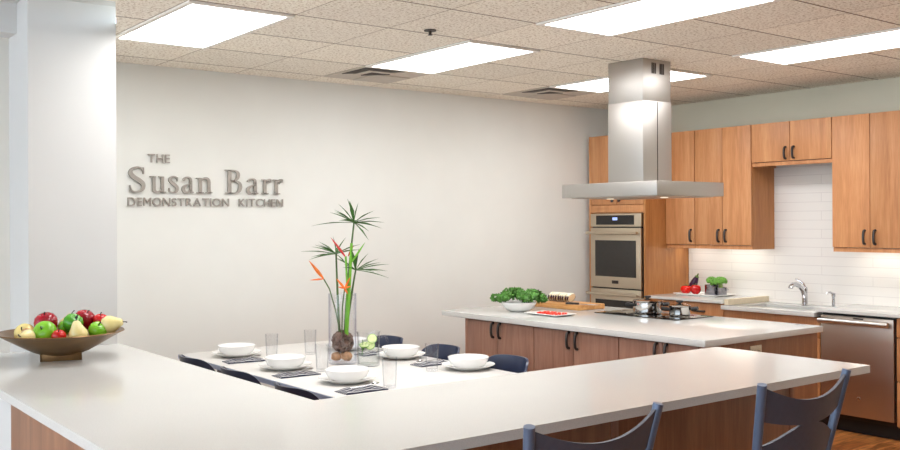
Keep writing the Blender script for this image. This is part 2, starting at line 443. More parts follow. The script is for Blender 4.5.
# --- oven tower (front x=6.77, y 5.89..6.66)
t = thing('oven_tower', 'full-height maple oven cabinet in the corner around the double oven', 'cabinet', (7.08, 6.28, 0))
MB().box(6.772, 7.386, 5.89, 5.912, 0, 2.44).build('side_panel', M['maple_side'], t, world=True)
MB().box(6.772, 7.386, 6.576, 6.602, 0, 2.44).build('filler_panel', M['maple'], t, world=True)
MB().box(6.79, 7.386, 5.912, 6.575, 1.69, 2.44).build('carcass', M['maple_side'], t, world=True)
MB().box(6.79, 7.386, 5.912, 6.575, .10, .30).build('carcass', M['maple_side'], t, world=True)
MB().box(6.772, 6.79, 5.914, 6.573, 1.70, 1.768, .001).build('filler_rail', M['maple'], t, world=True)
for (a, b, hy) in ((5.914, 6.243, 6.20), (6.245, 6.573, 6.285)):
    d = door(t, 6.77, a, b, 1.772, 2.436, M['maple'])
    k = MB().lathe([(.006, 0), (.006, .012), (.014, .016), (.015, .024), (.008, .03)], (0, 0, 0), 14, M=Matrix.Translation((6.77 - 7.08, hy - 6.28, 1.81)) @ Matrix.Rotation(-pi / 2, 4, 'Y'))
    k.build('knob', M['bronze'], d)
dr = MB().box(6.772, 6.79, 5.914, 6.573, .11, .36, .002).build('drawer', M['maple'], t, world=True)
MB().box(6.84, 6.86, 5.912, 6.575, 0, .1).build('toe_kick', M['toe'], t, world=True)

# --- double wall oven
t = thing('wall_oven', 'stainless double wall oven built into the maple oven tower', 'oven', (6.77, 6.245, .385))
MB().box(6.78, 7.30, 5.925, 6.565, .385, 1.688).build('body', M['black'], t, world=True)
cp = MB().box(6.752, 6.778, 5.925, 6.565, 1.565, 1.688, .003).build('control_panel', M['steel_w'], t, world=True)
pb = MB().box(6.748 - 6.77, 6.755 - 6.77, -.235, .245, 1.583 - .385, 1.672 - .385, .001).build('glass_panel', M['blackglass'], cp)
MB().box(6.7465 - 6.77, 6.749 - 6.77, -.03, .03, 1.625 - .385, 1.652 - .385).build('display', M['display'], cp)
for (z0, z1, wz0, wz1, hz) in ((.985, 1.553, 1.09, 1.435, 1.505), (.40, .973, .47, .87, .925)):
    d = MB().box(6.748, 6.776, 5.927, 6.563, z0, z1, .004).build('oven_door', M['steel_w'], t, world=True)
    off = Vector((6.77, 6.245, .385))
    MB().box(6.744 - off.x, 6.752 - off.x, 5.985 - off.y, 6.50 - off.y, wz0 - off.z, wz1 - off.z, .002).build('window', M['ovenglass'], d)
    hb = MB().tube([(6.70 - off.x, 5.935 - off.y, hz - off.z), (6.70 - off.x, 6.575 - off.y, hz - off.z)], .013, 12)
    for yy in (5.965, 6.535):
        hb.tube([(6.70 - off.x, yy - off.y, hz - off.z), (6.75 - off.x, yy - off.y, hz - off.z)], .009, 8)
    hb.build('handle', M['steel_w'], d)
    if z0 > .9:
        MB().box(6.745 - off.x, 6.75 - off.x, 6.205 - off.y, 6.285 - off.y, 1.025 - off.z, 1.055 - off.z, .001).build('badge', M['badge'], d)

# --- base units along the right wall (fronts at x=6.80)
def base_unit(name, label, y0, y1, ztop, fronts, group='maple base cabinets'):
    t = thing(name, label, 'cabinet', (7.1, (y0 + y1) / 2, 0), 0, group)
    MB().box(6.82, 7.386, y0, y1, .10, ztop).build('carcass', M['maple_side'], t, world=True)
    MB().box(6.87, 7.386, y0, y1, 0, .0995).build('toe_kick', M['toe'], t, world=True)
    for (kind, a, b, z0, z1, hy) in fronts:
        d = door(t, 6.798, a, b, z0, z1, M['maple'], name=kind)
        if hy:
            off = Vector((7.1, (y0 + y1) / 2, 0))
            if kind == 'drawer':
                zc = (z0 + z1) / 2
                pts = [(6.798 - off.x - .03 * max(cos(-pi / 2 + pi * i / 8), 0) ** .6, hy - off.y + .06 * sin(-pi / 2 + pi * i / 8), zc) for i in range(9)]
                MB().tube(pts, .009, 8).build('handle', M['bronze'], d)
            else:
                pull(d, 6.798, hy, z1 - .14, z1 - .03)
    return t
base_unit('base_cabinet', 'maple base cabinet with drawers under the vegetable tray', 5.055, 5.888, .909, [('drawer', 5.055, 5.888, .76, .902, 5.31), ('door', 5.055, 5.47, .11, .755, 5.43), ('door', 5.47, 5.888, .11, .755, 5.51)])
base_unit('base_cabinet', 'maple sink base cabinet left of the dishwasher', 4.158, 5.052, .70, [('false_front', 4.158, 5.052, .70, .860, None), ('door', 4.158, 4.605, .11, .695, 4.56), ('door', 4.605, 5.052, .11, .695, 4.65)])
base_unit('base_cabinet', 'maple drawer base cabinet right of the dishwasher', 2.9, 3.552, .905, [('drawer', 2.9, 3.552, .76, .898, None), ('drawer', 2.9, 3.552, .44, .755, None), ('drawer', 2.9, 3.552, .11, .435, None)])

# --- worktops of the right wall
tag(MB().box(6.765, 7.386, 5.052, 5.888, .9105, .934, .002).build('worktop', M['quartz']), 'white quartz worktop under the vegetable tray beside the oven tower', 'worktop')
tag(MB().box(6.765, 7.386, 2.9, 4.176, .9065, .930, .002).build('worktop', M['quartz']), 'white quartz worktop above the dishwasher', 'worktop')
t = thing('sink_worktop', 'lower white quartz worktop with front apron around the sink', 'worktop', (7.07, 4.61, .85))
MB().box(6.752, 6.90, 4.178, 5.05, .864, .899, .002).box(7.22, 7.386, 4.178, 5.05, .864, .899, .001).box(6.9, 7.22, 4.178, 4.32, .864, .899).box(6.9, 7.22, 4.93, 5.05, .864, .899).build('slab', M['quartz'], t, world=True)
t = thing('sink', 'undermount stainless sink basin below the chrome faucet', 'sink', (7.06, 4.625, .71))
MB().box(6.9, 7.22, 4.32, 4.93, .705, .712).box(6.893, 6.9, 4.313, 4.937, .705, .863).box(7.22, 7.227, 4.313, 4.937, .705, .863).box(6.9, 7.22, 4.313, 4.32, .705, .863).box(6.9, 7.22, 4.93, 4.937, .705, .863).build('basin', M['chrome'], t, world=True)
MB().lathe([(.045, 0), (.045, .003), (.02, .001)], (7.06, 4.625, .7125), 20).build('drain', M['steel_d'], t, world=True)
tag(MB().box(6.80, 7.385, 5.008, 5.0495, .8995, .948, .003).build('splash_board', M['beigeboard']), 'pale beige upright edge board at the left end of the sink', 'board')

# faucet
t = thing('faucet', 'chrome sink faucet with arched spout and lever', 'faucet', (7.27, 4.585, .8995))
MB().lathe([(.03, 0), (.03, .006), (.024, .012), (.021, .10), (.023, .14), (.018, .155), (.005, .16)], (0, 0, 0), 20).build('body', M['chrome'], t)
MB().tube([(0, 0, .07), (-.03, .0, .125), (-.075, .005, .165), (-.12, .01, .183), (-.16, .01, .18), (-.185, .01, .165), (-.19, .01, .15)], [.021, .020, .019, .019, .019, .020, .019], 14).build('spout', M['chrome'], t)
MB().tube([(0, 0, .15), (0, .012, .18), (-.01, .04, .205), (-.03, .07, .222)], [.012, .009, .008, .007], 10).build('lever', M['chrome'], t)
t = thing('soap_dispenser', 'small chrome soap dispenser right of the faucet', 'soap dispenser', (7.28, 4.33, .8995))
MB().lathe([(.022, 0), (.022, .006), (.013, .012), (.012, .085), (.016, .09), (.016, .115), (.004, .12)], (0, 0, 0), 18).build('body', M['chrome'], t)
MB().tube([(0, 0, .108), (-.03, .01, .125), (-.06, .02, .122), (-.066, .022, .11)], [.009, .008, .007, .006], 10).build('nozzle', M['chrome'], t)

# dishwasher
t = thing('dishwasher', 'stainless dishwasher with bar handle under the right-hand worktop', 'dishwasher', (6.8, 3.857, 0))
MB().box(6.83, 7.38, 3.56, 4.152, .10, .903).build('body', M['black'], t, world=True)
d = MB().box(6.785, 6.826, 3.567, 4.145, .138, .885, .004).build('door', M['steel_d'], t, world=True)
hb = MB().tube([(-.065, -.275, .848), (-.065, .275, .848)], .021, 14)
for yy in (-.25, .25): hb.tube([(-.065, yy, .848), (-.012, yy, .848)], .012, 10)
hb.build('handle', M['steel'], d)
MB().box(-.019, -.014, -.06, .02, .869, .880, .001).build('badge', M['badge'], d)
MB().lathe([(.013, 0), (.013, .004), (.009, .006)], (0, 0, 0), 18, M=Matrix.Translation((-.015, -.02, .276)) @ Matrix.Rotation(-pi / 2, 4, 'Y')).build('emblem', M['chrome'], d)
MB().box(6.86, 6.88, 3.56, 4.152, 0, .0995).build('toe_kick', M['toe'], t, world=True)

# ------------------------------------------------------------------ island
tag(MB().box(4.585, 5.828, 3.54, 6.10, .874, .914, .003).build('island_worktop', M['quartz']), 'white quartz island worktop holding the cooktop and kale bowl', 'worktop')
def island_unit(label, y0, y1, seam):
    t = thing('island_cabinet', label, 'cabinet', (4.9, (y0 + y1) / 2, 0), 0, 'brown island cabinets')
    MB().box(4.634, 5.20, y0, y1, .10, .873).build('carcass', M['gap'], t, world=True)
    MB().box(4.68, 5.20, y0, y1, 0, .0995).build('toe_kick', M['toe'], t, world=True)
    for (a, b, hy) in ((y0, seam, seam - .04), (seam, y1, seam + .04)):
        d = door(t, 4.614, a, b, .11, .868, M['walnut'])
        pull(d, 4.614, hy, .752, .866 - .006)
    return t
island_unit('two-door brown island cabinet below the kale bowl', 5.052, 5.81, 5.456)
island_unit('two-door brown island cabinet in the middle of the row', 4.245, 5.05, 4.655)
island_unit('two-door brown island cabinet nearest the outlet end', 3.60, 4.243, 3.885)
t = thing('island_cabinet', 'maple island cabinet block facing the sink with end panels', 'cabinet', (5.5, 4.7, 0))
MB().box(5.205, 5.83 - .02, 3.60, 5.81, .10, .873).build('carcass', M['maple_side'], t, world=True)
MB().box(5.205, 5.75, 3.60, 5.81, 0, .0995).build('toe_kick', M['toe'], t, world=True)
MB().box(4.782, 5.808, 3.572, 3.598, 0, .873, .001).build('end_panel', M['walnut_d'], t, world=True)
MB().box(4.614, 4.779, 3.572, 3.598, 0, .873, .001).build('end_panel', M['walnut'], t, world=True)
MB().box(4.614, 5.808, 5.812, 5.838, 0, .873, .001).build('end_panel', M['walnut'], t, world=True)
t = thing('outlet', 'cream double power outlet on the island end panel', 'outlet', (5.12, 3.571, .803))
MB().box(-.058, .058, -.006, 0, -.037, .037, .003).build('plate', M['outlet'], t)
for xx in (-.026, .026):
    s_ = MB().box(xx - .017, xx + .017, -.0085, -.0055, -.016, .016, .004).build('socket', M['outlet'], t)
    MB().box(xx - .007, xx - .004, -.0095, -.008, -.006, .008).box(xx + .004, xx + .007, -.0095, -.008, -.006, .008).build('slot', M['black'], s_)

# cooktop
t = thing('cooktop', 'black glass cooktop set into the island worktop', 'cooktop', (5.56, 4.78, .9142))
MB().box(-.215, .215, -.40, .385, 0, .006, .002).build('glass_top', M['blackglass'], t)
for (x, y, r) in ((-.02, .08, .115), (-.01, -.25, .085), (.09, .28, .08)):
    MB().lathe([(r, 0), (r, .0006), (r - .004, .0006), (r - .004, 0)], (x, y, .0061), 40, False, False).build('burner_ring', M['vent'], t)

# pots
def pot(label, x, y, r, h, hand, sc=1.0):
    t = thing('cooking_pot', label, 'pot', (x, y, .9206))
    MB().lathe([(r * .9, 0), (r * .97, .006), (r, .02), (r, h - .004), (r * 1.03, h), (r * .98, h), (r * .97, h - .01), (r * .96, .012), (0, .01)], (0, 0, 0), 40, True, False).build('body', M['potsteel'], t)
    lid = MB().lathe([(r * 1.02, h + .0005), (r * 1.03, h + .007), (r * .95, h + .010), (r * .6, h + .017), (r * .2, h + .020), (0, h + .0205)], (0, 0, 0), 40, True, False).build('lid', M['potsteel'], t)
    MB().lathe([(.011, h + .018), (.011, h + .025), (.024, h + .028), (.027, h + .035), (.022, h + .042), (0, h + .044)], (0, 0, 0), 20).build('knob', M['black'], lid)
    for a in hand:
        ca, sa = cos(a), sin(a)
        R = Matrix.Rotation(a, 4, 'Z')
        MB().tube([(r * .98, -.035, h * .72), (r + .03, -.03, h * .75), (r + .046, 0, h * .77), (r + .03, .03, h * .75), (r * .98, .035, h * .72)], [.010, .014, .016, .014, .010], 10, M=R).build('handle', M['black'], t)
    return t
pot('larger lidded steel pot on the black cooktop', 5.56, 4.82, .108, .092, (-.62, 2.5))
pot('smaller lidded steel pot on the black cooktop', 5.565, 4.52, .076, .074, (2.4, -.7))

# kale bowl
t = thing('serving_bowl', 'white ceramic bowl heaped with kale on the island', 'bowl', (4.99, 5.635, .9142))
MB().lathe([(.06, 0), (.075, .004), (.115, .028), (.137, .062), (.142, .074), (.137, .074), (.127, .06), (.10, .03), (.0, .014)], (0, 0, 0), 40, True, False).build('dish', M['ceramic'], t)
kb = MB(); rng = random.Random(3)
lumps = [(rng.uniform(-1, 1), rng.uniform(-1, 1)) for _ in range(40)]
lumps = [(u, v) for u, v in lumps if u * u + v * v < 1.0][:18] + [(-.95, .1), (.95, -.1), (-.6, -.6), (.1, -.8), (.65, -.55)]
for (lu, lv) in lumps:
    rad = sqrt(lu * lu + lv * lv)
    lz = .082 + .062 * sqrt(max(0, 1 - min(rad, 1) ** 2)) * rng.uniform(.75, 1.15)
    lc = Vector((.794 * .185 * lu + .608 * .10 * lv, -.608 * .185 * lu + .794 * .10 * lv, lz))
    for i in range(15):
        d = Vector((rng.gauss(0, 1), rng.gauss(0, 1), rng.gauss(.3, .9))).normalized()
        c = lc + Vector((d.x * .036, d.y * .036, d.z * .026))
        q = (d + Vector((rng.uniform(-.5, .5), rng.uniform(-.5, .5), rng.uniform(-.2, .5)))).normalized().to_track_quat('Z', 'Y')
        r0 = rng.uniform(.014, .026); ph = rng.uniform(0, 6.28); k = 12
        cv = kb.bm.verts.new(c); mid = []; ring = []
        for j in range(k):
            th = 2 * pi * j / k; rr = r0 * (1 + .2 * sin(3 * th + ph))
            mid.append(kb.bm.verts.new(c + q @ Vector((.6 * rr * cos(th), .6 * rr * sin(th), .25 * r0 * sin(3 * th + ph)))))
            ring.append(kb.bm.verts.new(c + q @ Vector((rr * cos(th), rr * sin(th), -.1 * r0 + .45 * r0 * (1 if j % 2 else -1)))))
        for j in range(k):
            n = (j + 1) % k
            kb.bm.faces.new((cv, mid[j], mid[n])); kb.bm.faces.new((mid[j], ring[j], ring[n], mid[n]))
for v in kb.bm.verts: v.co += Vector((4.99, 5.635, .9142 + .004))
tag(kb.build('kale', M['kale'], loc=(4.99, 5.635, .93), angle=180), 'heap of curly green kale in the white bowl on the island', 'vegetable')

# platter of diced tomato
t = thing('platter', 'rectangular white platter of diced tomato on the island', 'platter', (4.965, 5.255, .9142))
MB().rings([[(-.08, -.14, 0), (.08, -.14, 0), (.08, .14, 0), (-.08, .14, 0)], [(-.105, -.175, .014), (.105, -.175, .014), (.105, .175, .014), (-.105, .175, .014)],
            [(-.103, -.173, .017), (.103, -.173, .017), (.103, .173, .017), (-.103, .173, .017)], [(-.075, -.138, .006), (.075, -.138, .006), (.075, .138, .006), (-.075, .138, .006)]]).build('dish', M['ceramic'], t)
rng = random.Random(5); spots = []
for i in range(26):
    for tr in range(40):
        x = rng.uniform(-.052, .052); y = rng.uniform(-.125, .10)
        if all((x - a) ** 2 + (y - b) ** 2 > .021 ** 2 for a, b in spots): break
    else: continue
    spots.append((x, y))
proto = None
for (x, y) in spots:
    loc = (4.965 + x, 5.255 + y, .9206); rz = rng.uniform(0, 3)
    if proto is None:
        mb = MB().box(-.009, .009, -.009, .009, 0, .017, .003)
        proto = tag(mb.build('tomato_dice', M['tomato_d']), 'small red dice of tomato on the white platter', 'vegetable', 'diced tomato on the platter')
        proto.location = loc; proto.rotation_euler = (0, 0, rz)
    else:
        c = proto.copy(); COL.objects.link(c); c.location = loc; c.rotation_euler = (0, 0, rz)

# cutting board, eggplant slices, knife
t = thing('cutting_board', 'thick wooden cutting board on the island behind the platter', 'cutting board', (5.52, 5.63, .9142))
MB().box(-.15, .15, -.27, .29, 0, .04, .006).build('slab', M['board'], t)
proto = None
for i in range(9):
    y = 5.60 + i * .028
    if proto is None:
        proto = thing('eggplant_slice', 'pale round eggplant slice with dark rim, leaning in the row on the cutting board', 'vegetable', (5.53, y, .9552), 0, 'sliced eggplant on the cutting board')
        Mt = Matrix.Translation((0, 0, .041)) @ Matrix.Rotation(RAD(118), 4, 'X') @ Matrix.Rotation(0, 4, 'Z')
        MB().lathe([(.0, -.007), (.038, -.007), (.038, .007), (.0, .007)], (0, 0, 0), 24, M=Mt).build('flesh', M['eggflesh'], proto)
        arc = [RAD(-90 + q) for q in range(-105, 106, 15)]     # skin left on the lower half only
        MB().rings([[(.0378 * cos(q), .0378 * sin(q), -.0072), (.0412 * cos(q), .0412 * sin(q), -.0072), (.0412 * cos(q), .0412 * sin(q), .0072), (.0378 * cos(q), .0378 * sin(q), .0072)] for q in arc], M=Mt).build('skin', M['eggplant'], proto)
    else:
        dup(proto, (5.53 + .004 * sin(i * 2.1), y, .9552), .05 * sin(i * 1.7))
t = thing('kitchen_knife', 'kitchen knife lying on the near end of the cutting board', 'knife', (5.44, 5.42, .9548), RAD(-58))
MB().prism([(0, -.012), (.15, -.012), (.175, .0), (.165, .012), (0, .014)], .001, .0035).build('blade', M['chrome'], t)
MB().box(-.11, 0, -.011, .011, 0, .016, .004).build('handle', M['black'], t)

# ------------------------------------------------------------------ vegetable tray
t = thing('tray', 'flat white tray of vegetables on the worktop beside the oven tower', 'tray', (7.17, 5.54, .9345))
MB().rings([[(-.13, -.215, 0), (.13, -.215, 0), (.13, .215, 0), (-.13, .215, 0)], [(-.15, -.24, .016), (.15, -.24, .016), (.15, .24, .016), (-.15, .24, .016)],
            [(-.147, -.237, .018), (.147, -.237, .018), (.147, .237, .018), (-.147, .237, .018)], [(-.125, -.21, .005), (.125, -.21, .005), (.125, .21, .005), (-.125, .21, .005)]]).build('dish', M['ceramic'], t)
TZ = .940
def tomato(label, x, y, r, mat, sz=.85, nm='tomato', lob=5):
    t = thing(nm, label, 'vegetable', (x, y, TZ))
    mb = MB(); rs = []
    for i in range(13):
        a = -pi / 2 + pi * i / 12
        rr = r * cos(a); zz = r * sz * sin(a) + r * sz - (.12 * r * max(0, sin(a)) ** 6 * 2)
        rs.append([((max(rr, .0005)) * (1 + .05 * cos(lob * 2 * pi * k / 30)) * cos(2 * pi * k / 30), (max(rr, .0005)) * (1 + .05 * cos(lob * 2 * pi * k / 30)) * sin(2 * pi * k / 30), zz) for k in range(30)])
    mb.rings(rs).build('flesh', mat, t)
    c = MB()
    for k in range(5):
        a = 2 * pi * k / 5
        c.face([(0, 0, 1.78 * r * sz + .002), (.4 * r * cos(a - .3), .4 * r * sin(a - .3), 1.8 * r * sz + .003), (.6 * r * cos(a), .6 * r * sin(a), 1.72 * r * sz + .004), (.4 * r * cos(a + .3), .4 * r * sin(a + .3), 1.8 * r * sz + .003)])
    c.tube([(0, 0, 1.75 * r * sz), (.006, .004, 2.05 * r * sz)], .004, 6)
    c.build('calyx', M['leafgreen'], t)
    return t
tomato('round red tomato at the oven end of the white tray', 7.14, 5.725, .050, M['tomato'])
tomato('red bell pepper on the white tray in front of the eggplant', 7.12, 5.60, .050, M['pepper'], 1.0, 'bell_pepper', 4)
# leaning eggplant
t = thing('eggplant', 'whole purple eggplant leaning against the steel pot on the tray', 'vegetable', (7.235, 5.735, TZ + .012))
ax = Vector((.06, -.30, .62)).normalized()
Mr = Matrix.Translation((0, .02, .0)) @ ax.to_track_quat('Z', 'Y').to_matrix().to_4x4()
MB().lathe([(.0, 0), (.018, .006), (.032, .03), (.037, .06), (.032, .10), (.022, .135), (.014, .15), (0, .152)], (0, 0, .012), 24, M=Mr).build('flesh', M['eggplant'], t)
MB().lathe([(.020, .148), (.0165, .158), (.007, .162), (.006, .185), (0, .186)], (0, 0, .008), 12, False, True, M=Mr).build('calyx', M['leafgreen'], t)
def steel_pan(label, x, y, r, h):
    t = thing('steel_pan', label, 'pot', (x, y, TZ))
    MB().lathe([(r * .95, 0), (r, .006), (r, h - .003), (r * 1.04, h), (r * .97, h), (r * .96, .008), (0, .006)], (0, 0, 0), 36, True, False).build('body', M['pansteel'], t)
    MB().tube([(0, -r * .99, h * .7), (.0, -r - .02, h * .72), (0, -r - .03, h * .8), (0, -r - .02, h * .88), (0, -r * .99, h * .86)], .004, 8).build('handle', M['chrome'], t)
steel_pan('larger open steel pan on the vegetable tray', 7.19, 5.47, .066, .092)
steel_pan('smaller steel pan at the sink end of the vegetable tray', 7.18, 5.355, .043, .074)
def broc(label, x, y, z, r, tilt):
    t = thing('broccoli', label, 'vegetable', (x, y, z))
    Mt = Matrix.Rotation(tilt, 4, 'X')
    MB().tube([(0, 0, 0), (0, 0, r * .9), (0, 0, r * 1.3)], [r * .3, r * .34, r * .6], 10, M=Mt).build('stalk', M['brocstem'], t)
    mb = MB(); rg = random.Random(int(x * 1000 + y * 777))
    for i in range(34):
        a = i * 2.399; e = 1 - i / 34.0
        zz = e; rr = sqrt(max(0, 1 - zz * zz))
        mb.ball((r * .82 * rr * cos(a), r * .82 * rr * sin(a), r * 1.15 + r * .55 * zz), r * .33, sub=2, jit=.35, fr=5, M=Mt)
    mb.build('crown', M['broccoli'], t, angle=180)
broc('broccoli head in the larger steel pan', 7.19, 5.48, TZ + .055, .056, .25)
broc('broccoli head resting on the smaller steel pan', 7.185, 5.368, TZ + .050, .060, -.15)

# ------------------------------------------------------------------ hood
t = thing('range_hood', 'stainless island range hood with tall square chimney above the cooktop', 'range hood', (5.2, 4.56, 1.785))
cn = MB().box(-.35, .35, -.44, .44, 0, .095, .003).build('canopy', M['steel_h'], t)
MB().box(-.30, .30, -.39, .39, -.006, -.0005).build('filter', M['steel_d'], cn)
for yy in (-.25, .25):
    MB().lathe([(.026, -.009), (.026, -.006)], (-.05, yy, 0), 20).build('lamp', M['bulb'], cn)
MB().box(-.15, .15, -.15, .175, .0955, .665, .002).build('chimney', M['steel_h'], t)
up = MB().box(-.147, .147, -.147, .172, .6655, .954, .002).build('chimney_sleeve', M['steel_h'], t)
for xx in (-.055, .03):
    v_ = MB()
    for k in range(3): v_.box(xx + k * .017, xx + .011 + k * .017, -.1492, -.1465, .855, .93)
    v_.build('vent_slots', M['badge'], up)
MB().box(-.002, .002, -.1525, -.1495, .10, .66).build('seam', M['badge'], t)

# ------------------------------------------------------------------ ceiling fixtures
def light_proto():
    t = thing('ceiling_light', 'x', 'ceiling light', (0, 0, H - .004), 0, 'recessed ceiling light panels')
    fr = MB(); X, Y = .297, .597; a, b = .268, .562
    fr.box(-X, -a, -Y, Y, -.008, .0035).box(a, X, -Y, Y, -.008, .0035).box(-a, a, -Y, -b, -.008, .0035).box(-a, a, b, Y, -.008, .0035)
    fr.build('frame', M['rim'], t)
    MB().box(-a, a, -b, b, -.004, .003).build('diffuser', M['diffuser'], t)
    return t
LP = light_proto(); first = True
lights = [(2.185, 5.205, 'bright ceiling light panel above the wall lettering'), (3.985, 5.205, 'bright ceiling light panel above the table plant'),
          (5.785, 5.205, 'bright ceiling light panel behind the range hood chimney'), (3.985, 3.405, 'bright ceiling light panel at the top edge left of the hood'),
          (5.785, 3.405, 'bright ceiling light panel nearest the wall cabinets'),
          (2.185, 3.405, 'added unseen light panel over the long counter corner'), (5.785, 1.005, 'added unseen light panel over the aisle by the dishwasher')]  # these two panels are out of view, added only for lighting
for (x, y, lab) in lights:
    if first: LP.location = (x, y, H - .004); LP['label'] = lab; first = False
    else: dup(LP, (x, y, H - .004), 0, lab)

def vent_proto():
    t = thing('ceiling_vent', 'x', 'vent', (0, 0, H - .003))
    MB().box(-.295, .295, -.295, .295, -.004, .0025).build('plate', M['vent'], t)
    def ell(r, w_): e_ = -r + 1.25 * r; return [(-r, -r), (e_, -r), (e_ - w_, -r + w_), (-r + w_, -r + w_), (-r + w_, e_ - w_), (-r, e_)]
    for i, (r0, w_, m) in enumerate(((.27, .075, 'vent_shade'), (.185, .05, 'vent'), (.125, .075, 'vent_shade'))):  # dark L shapes put the shade of the near slots into colour
        MB().prism(ell(r0, w_), -.009 - i * .002, -.0045).build('louver', M[m], t)
    MB().box(-.05, .27, -.05, .27, -.012, -.0045, .003).build('blade', M['vent'], t)
    return t
vp = vent_proto(); vp.location = (3.985, 6.105, H - .003); vp['label'] = 'square ceiling air vent in front of the light panel above the plant'
dup(vp, (5.785, 6.105, H - .003), 0, 'square ceiling air vent left of the range hood chimney')
t = thing('fire_sprinkler', 'small metal fire sprinkler head hanging from the ceiling tile', 'sprinkler', (3.315, 4.51, H))
MB().lathe([(.036, -.007), (.036, 0)], (0, 0, 0), 20).build('escutcheon', M['sprink'], t)
MB().lathe([(.008, -.028), (.010, -.007)], (0, 0, 0), 12).lathe([(.014, -.031), (.014, -.0285)], (0, 0, 0), 14).build('head', M['sprink'], t)

# ------------------------------------------------------------------ long counter (L shape)
tag(MB().prism([(.953, 5.628), (.953, 2.44), (4.42, 2.44), (4.42, 3.335), (1.872, 3.335), (1.872, 5.628)], .878, .914).build('counter_worktop', M['quartz'], smooth=False), 'long L-shaped white quartz counter with the fruit bowl, in front of the stools', 'worktop')
t = thing('counter_cabinet', 'brown panelled base under the long peninsula counter', 'cabinet', (3.0, 3.0, 0))
MB().box(1.30, 4.235, 2.77, 3.29, .10, .877).build('carcass', M['walnut'], t, world=True)
for (a, b) in ((1.26, 2.15), (2.153, 2.94), (2.985, 4.22)):
    MB().box(a, b, 2.75, 2.769, .10, .877, .002).build('panel', M['walnut_d'], t, world=True)
MB().box(2.942, 2.983, 2.745, 2.769, .10, .877, .002).build('post', M['walnut'], t, world=True)
MB().box(4.222, 4.25, 2.745, 3.30, .0, .877, .002).build('end_panel', M['walnut_d'], t, world=True)
MB().box(1.3, 4.22, 2.82, 3.25, 0, .0995).build('toe_kick', M['toe'], t, world=True)
t = thing('counter_cabinet', 'brown panelled base under the left leg of the long counter', 'cabinet', (1.4, 4.2, 0))
MB().box(1.02, 1.80, 3.40, 4.42, 0, .877).build('carcass', M['walnut'], t, world=True)
MB().box(1.0, 1.019, 2.77, 4.42, 0, .877, .002).build('panel', M['walnut_d'], t, world=True)
MB().box(1.02, 1.29, 2.77, 3.39, 0, .877).build('carcass', M['walnut'], t, world=True)
tag(MB().box(1.02, 1.80, 4.43, 5.6, 0, .877, .002).build('counter_support', M['pillar']), 'pale painted support under the far end of the long counter', 'counter support')

# fruit bowl
FB = (1.425, 5.21, .9142)
t = thing('fruit_bowl', 'wide bronze bowl of fruit on the long counter by the pillar', 'bowl', FB)
MB().lathe([(.10, .026), (.14, .042), (.20, .075), (.26, .110), (.298, .132), (.316, .139), (.313, .144), (.295, .138), (.25, .112), (.18, .075), (.10, .045), (0, .04)], (0, 0, 0), 48, True, False).build('dish', M['bowlbronze'], t)
ft = MB()
for k in range(4): ft.box(-.10, .10, .086, .10, 0, .04, .003, M=Matrix.Rotation(RAD(-15.3) + k * pi / 2, 4, 'Z'))
ft.build('foot', M['bowlbronze'], t)
R_ = Vector((.7939, -.608, 0)); F_ = Vector((.608, .7939, 0))
def fruit(kind, label, right, fwd, z, r, mat, tilt=(0, 0)):
    r *= 1.08; z -= .004
    p = Vector((FB[0], FB[1], 0)) + R_ * right + F_ * fwd
    t = thing(kind, label, 'fruit', (p.x, p.y, z), RAD(-37.4))
    if kind == 'apple':
        prof = [(0, -.80), (.25, -.86), (.55, -.80), (.85, -.45), (.98, 0), (.97, .30), (.80, .66), (.5, .86), (.25, .82), (.08, .70), (0, .66)]; st = .66
    else:
        prof = [(0, -.92), (.35, -.93), (.75, -.70), (.95, -.25), (.88, .15), (.65, .55), (.47, .9), (.36, 1.15), (.2, 1.28), (0, 1.30)]; st = 1.28
    Mt = Matrix.Rotation(tilt[1], 4, 'Y') @ Matrix.Rotation(tilt[0], 4, 'X')
    MB().lathe([(a * r, b * r) for a, b in prof], (0, 0, 0), 28, M=Mt).build('flesh', M[mat], t, angle=80)
    MB().tube([(0, 0, st * r - .002), (.003, .002, st * r + .012), (.008, .003, st * r + .022)], [.003, .0025, .0035], 7, M=Mt).build('stem', M['black'], t)
fruit('apple', 'pale yellow apple with red blush at the left of the fruit bowl', -.178, -.02, 1.049, .050, 'ap_blush', (.9, -.2))
fruit('apple', 'dark red apple on top of the fruit bowl above the blushed apple', -.086, .02, 1.100, .056, 'ap_red', (.25, -.15))
fruit('pear', 'pale pear lying low between the blushed and green apples', -.103, -.17, 1.052, .038, 'pear', (1.35, -.9))
fruit('apple', 'light green apple at the front of the bowl with a dark stem scar', -.038, -.10, 1.065, .055, 'ap_green', (1.0, -.3))
fruit('pear', 'pale pear at the back behind the dark red apple', -.02, .13, 1.085, .042, 'pear', (-.3, .3))
fruit('apple', 'small red apple low in front between green apple and pear', .042, -.13, 1.047, .034, 'ap_bright', (.3, 0))
fruit('apple', 'deep green apple on top at the middle of the fruit bowl', .066, -.01, 1.102, .048, 'ap_dgreen', (.35, .5))
fruit('apple', 'red apple at the back of the bowl behind the deep green apple', .08, .11, 1.108, .052, 'ap_red', (.1, .35))
fruit('pear', 'pale pear standing at the front of the bowl, right of the small red apple', .128, -.10, 1.062, .047, 'pear', (.15, -.1))
fruit('apple', 'light green apple right of the standing pear', .192, .0, 1.062, .045, 'ap_green', (.4, .3))
fruit('apple', 'small bright red apple at the back right of the fruit bowl', .17, .10, 1.102, .038, 'ap_bright', (.2, 0))
fruit('pear', 'pale pear lying on the right rim with stem pointing outward', .25, .03, 1.092, .048, 'pear', (.1, 1.35))
fruit('apple', 'yellow-green apple in the middle behind the light green apple', .01, .04, 1.075, .038, 'ap_green', (.1, .1))

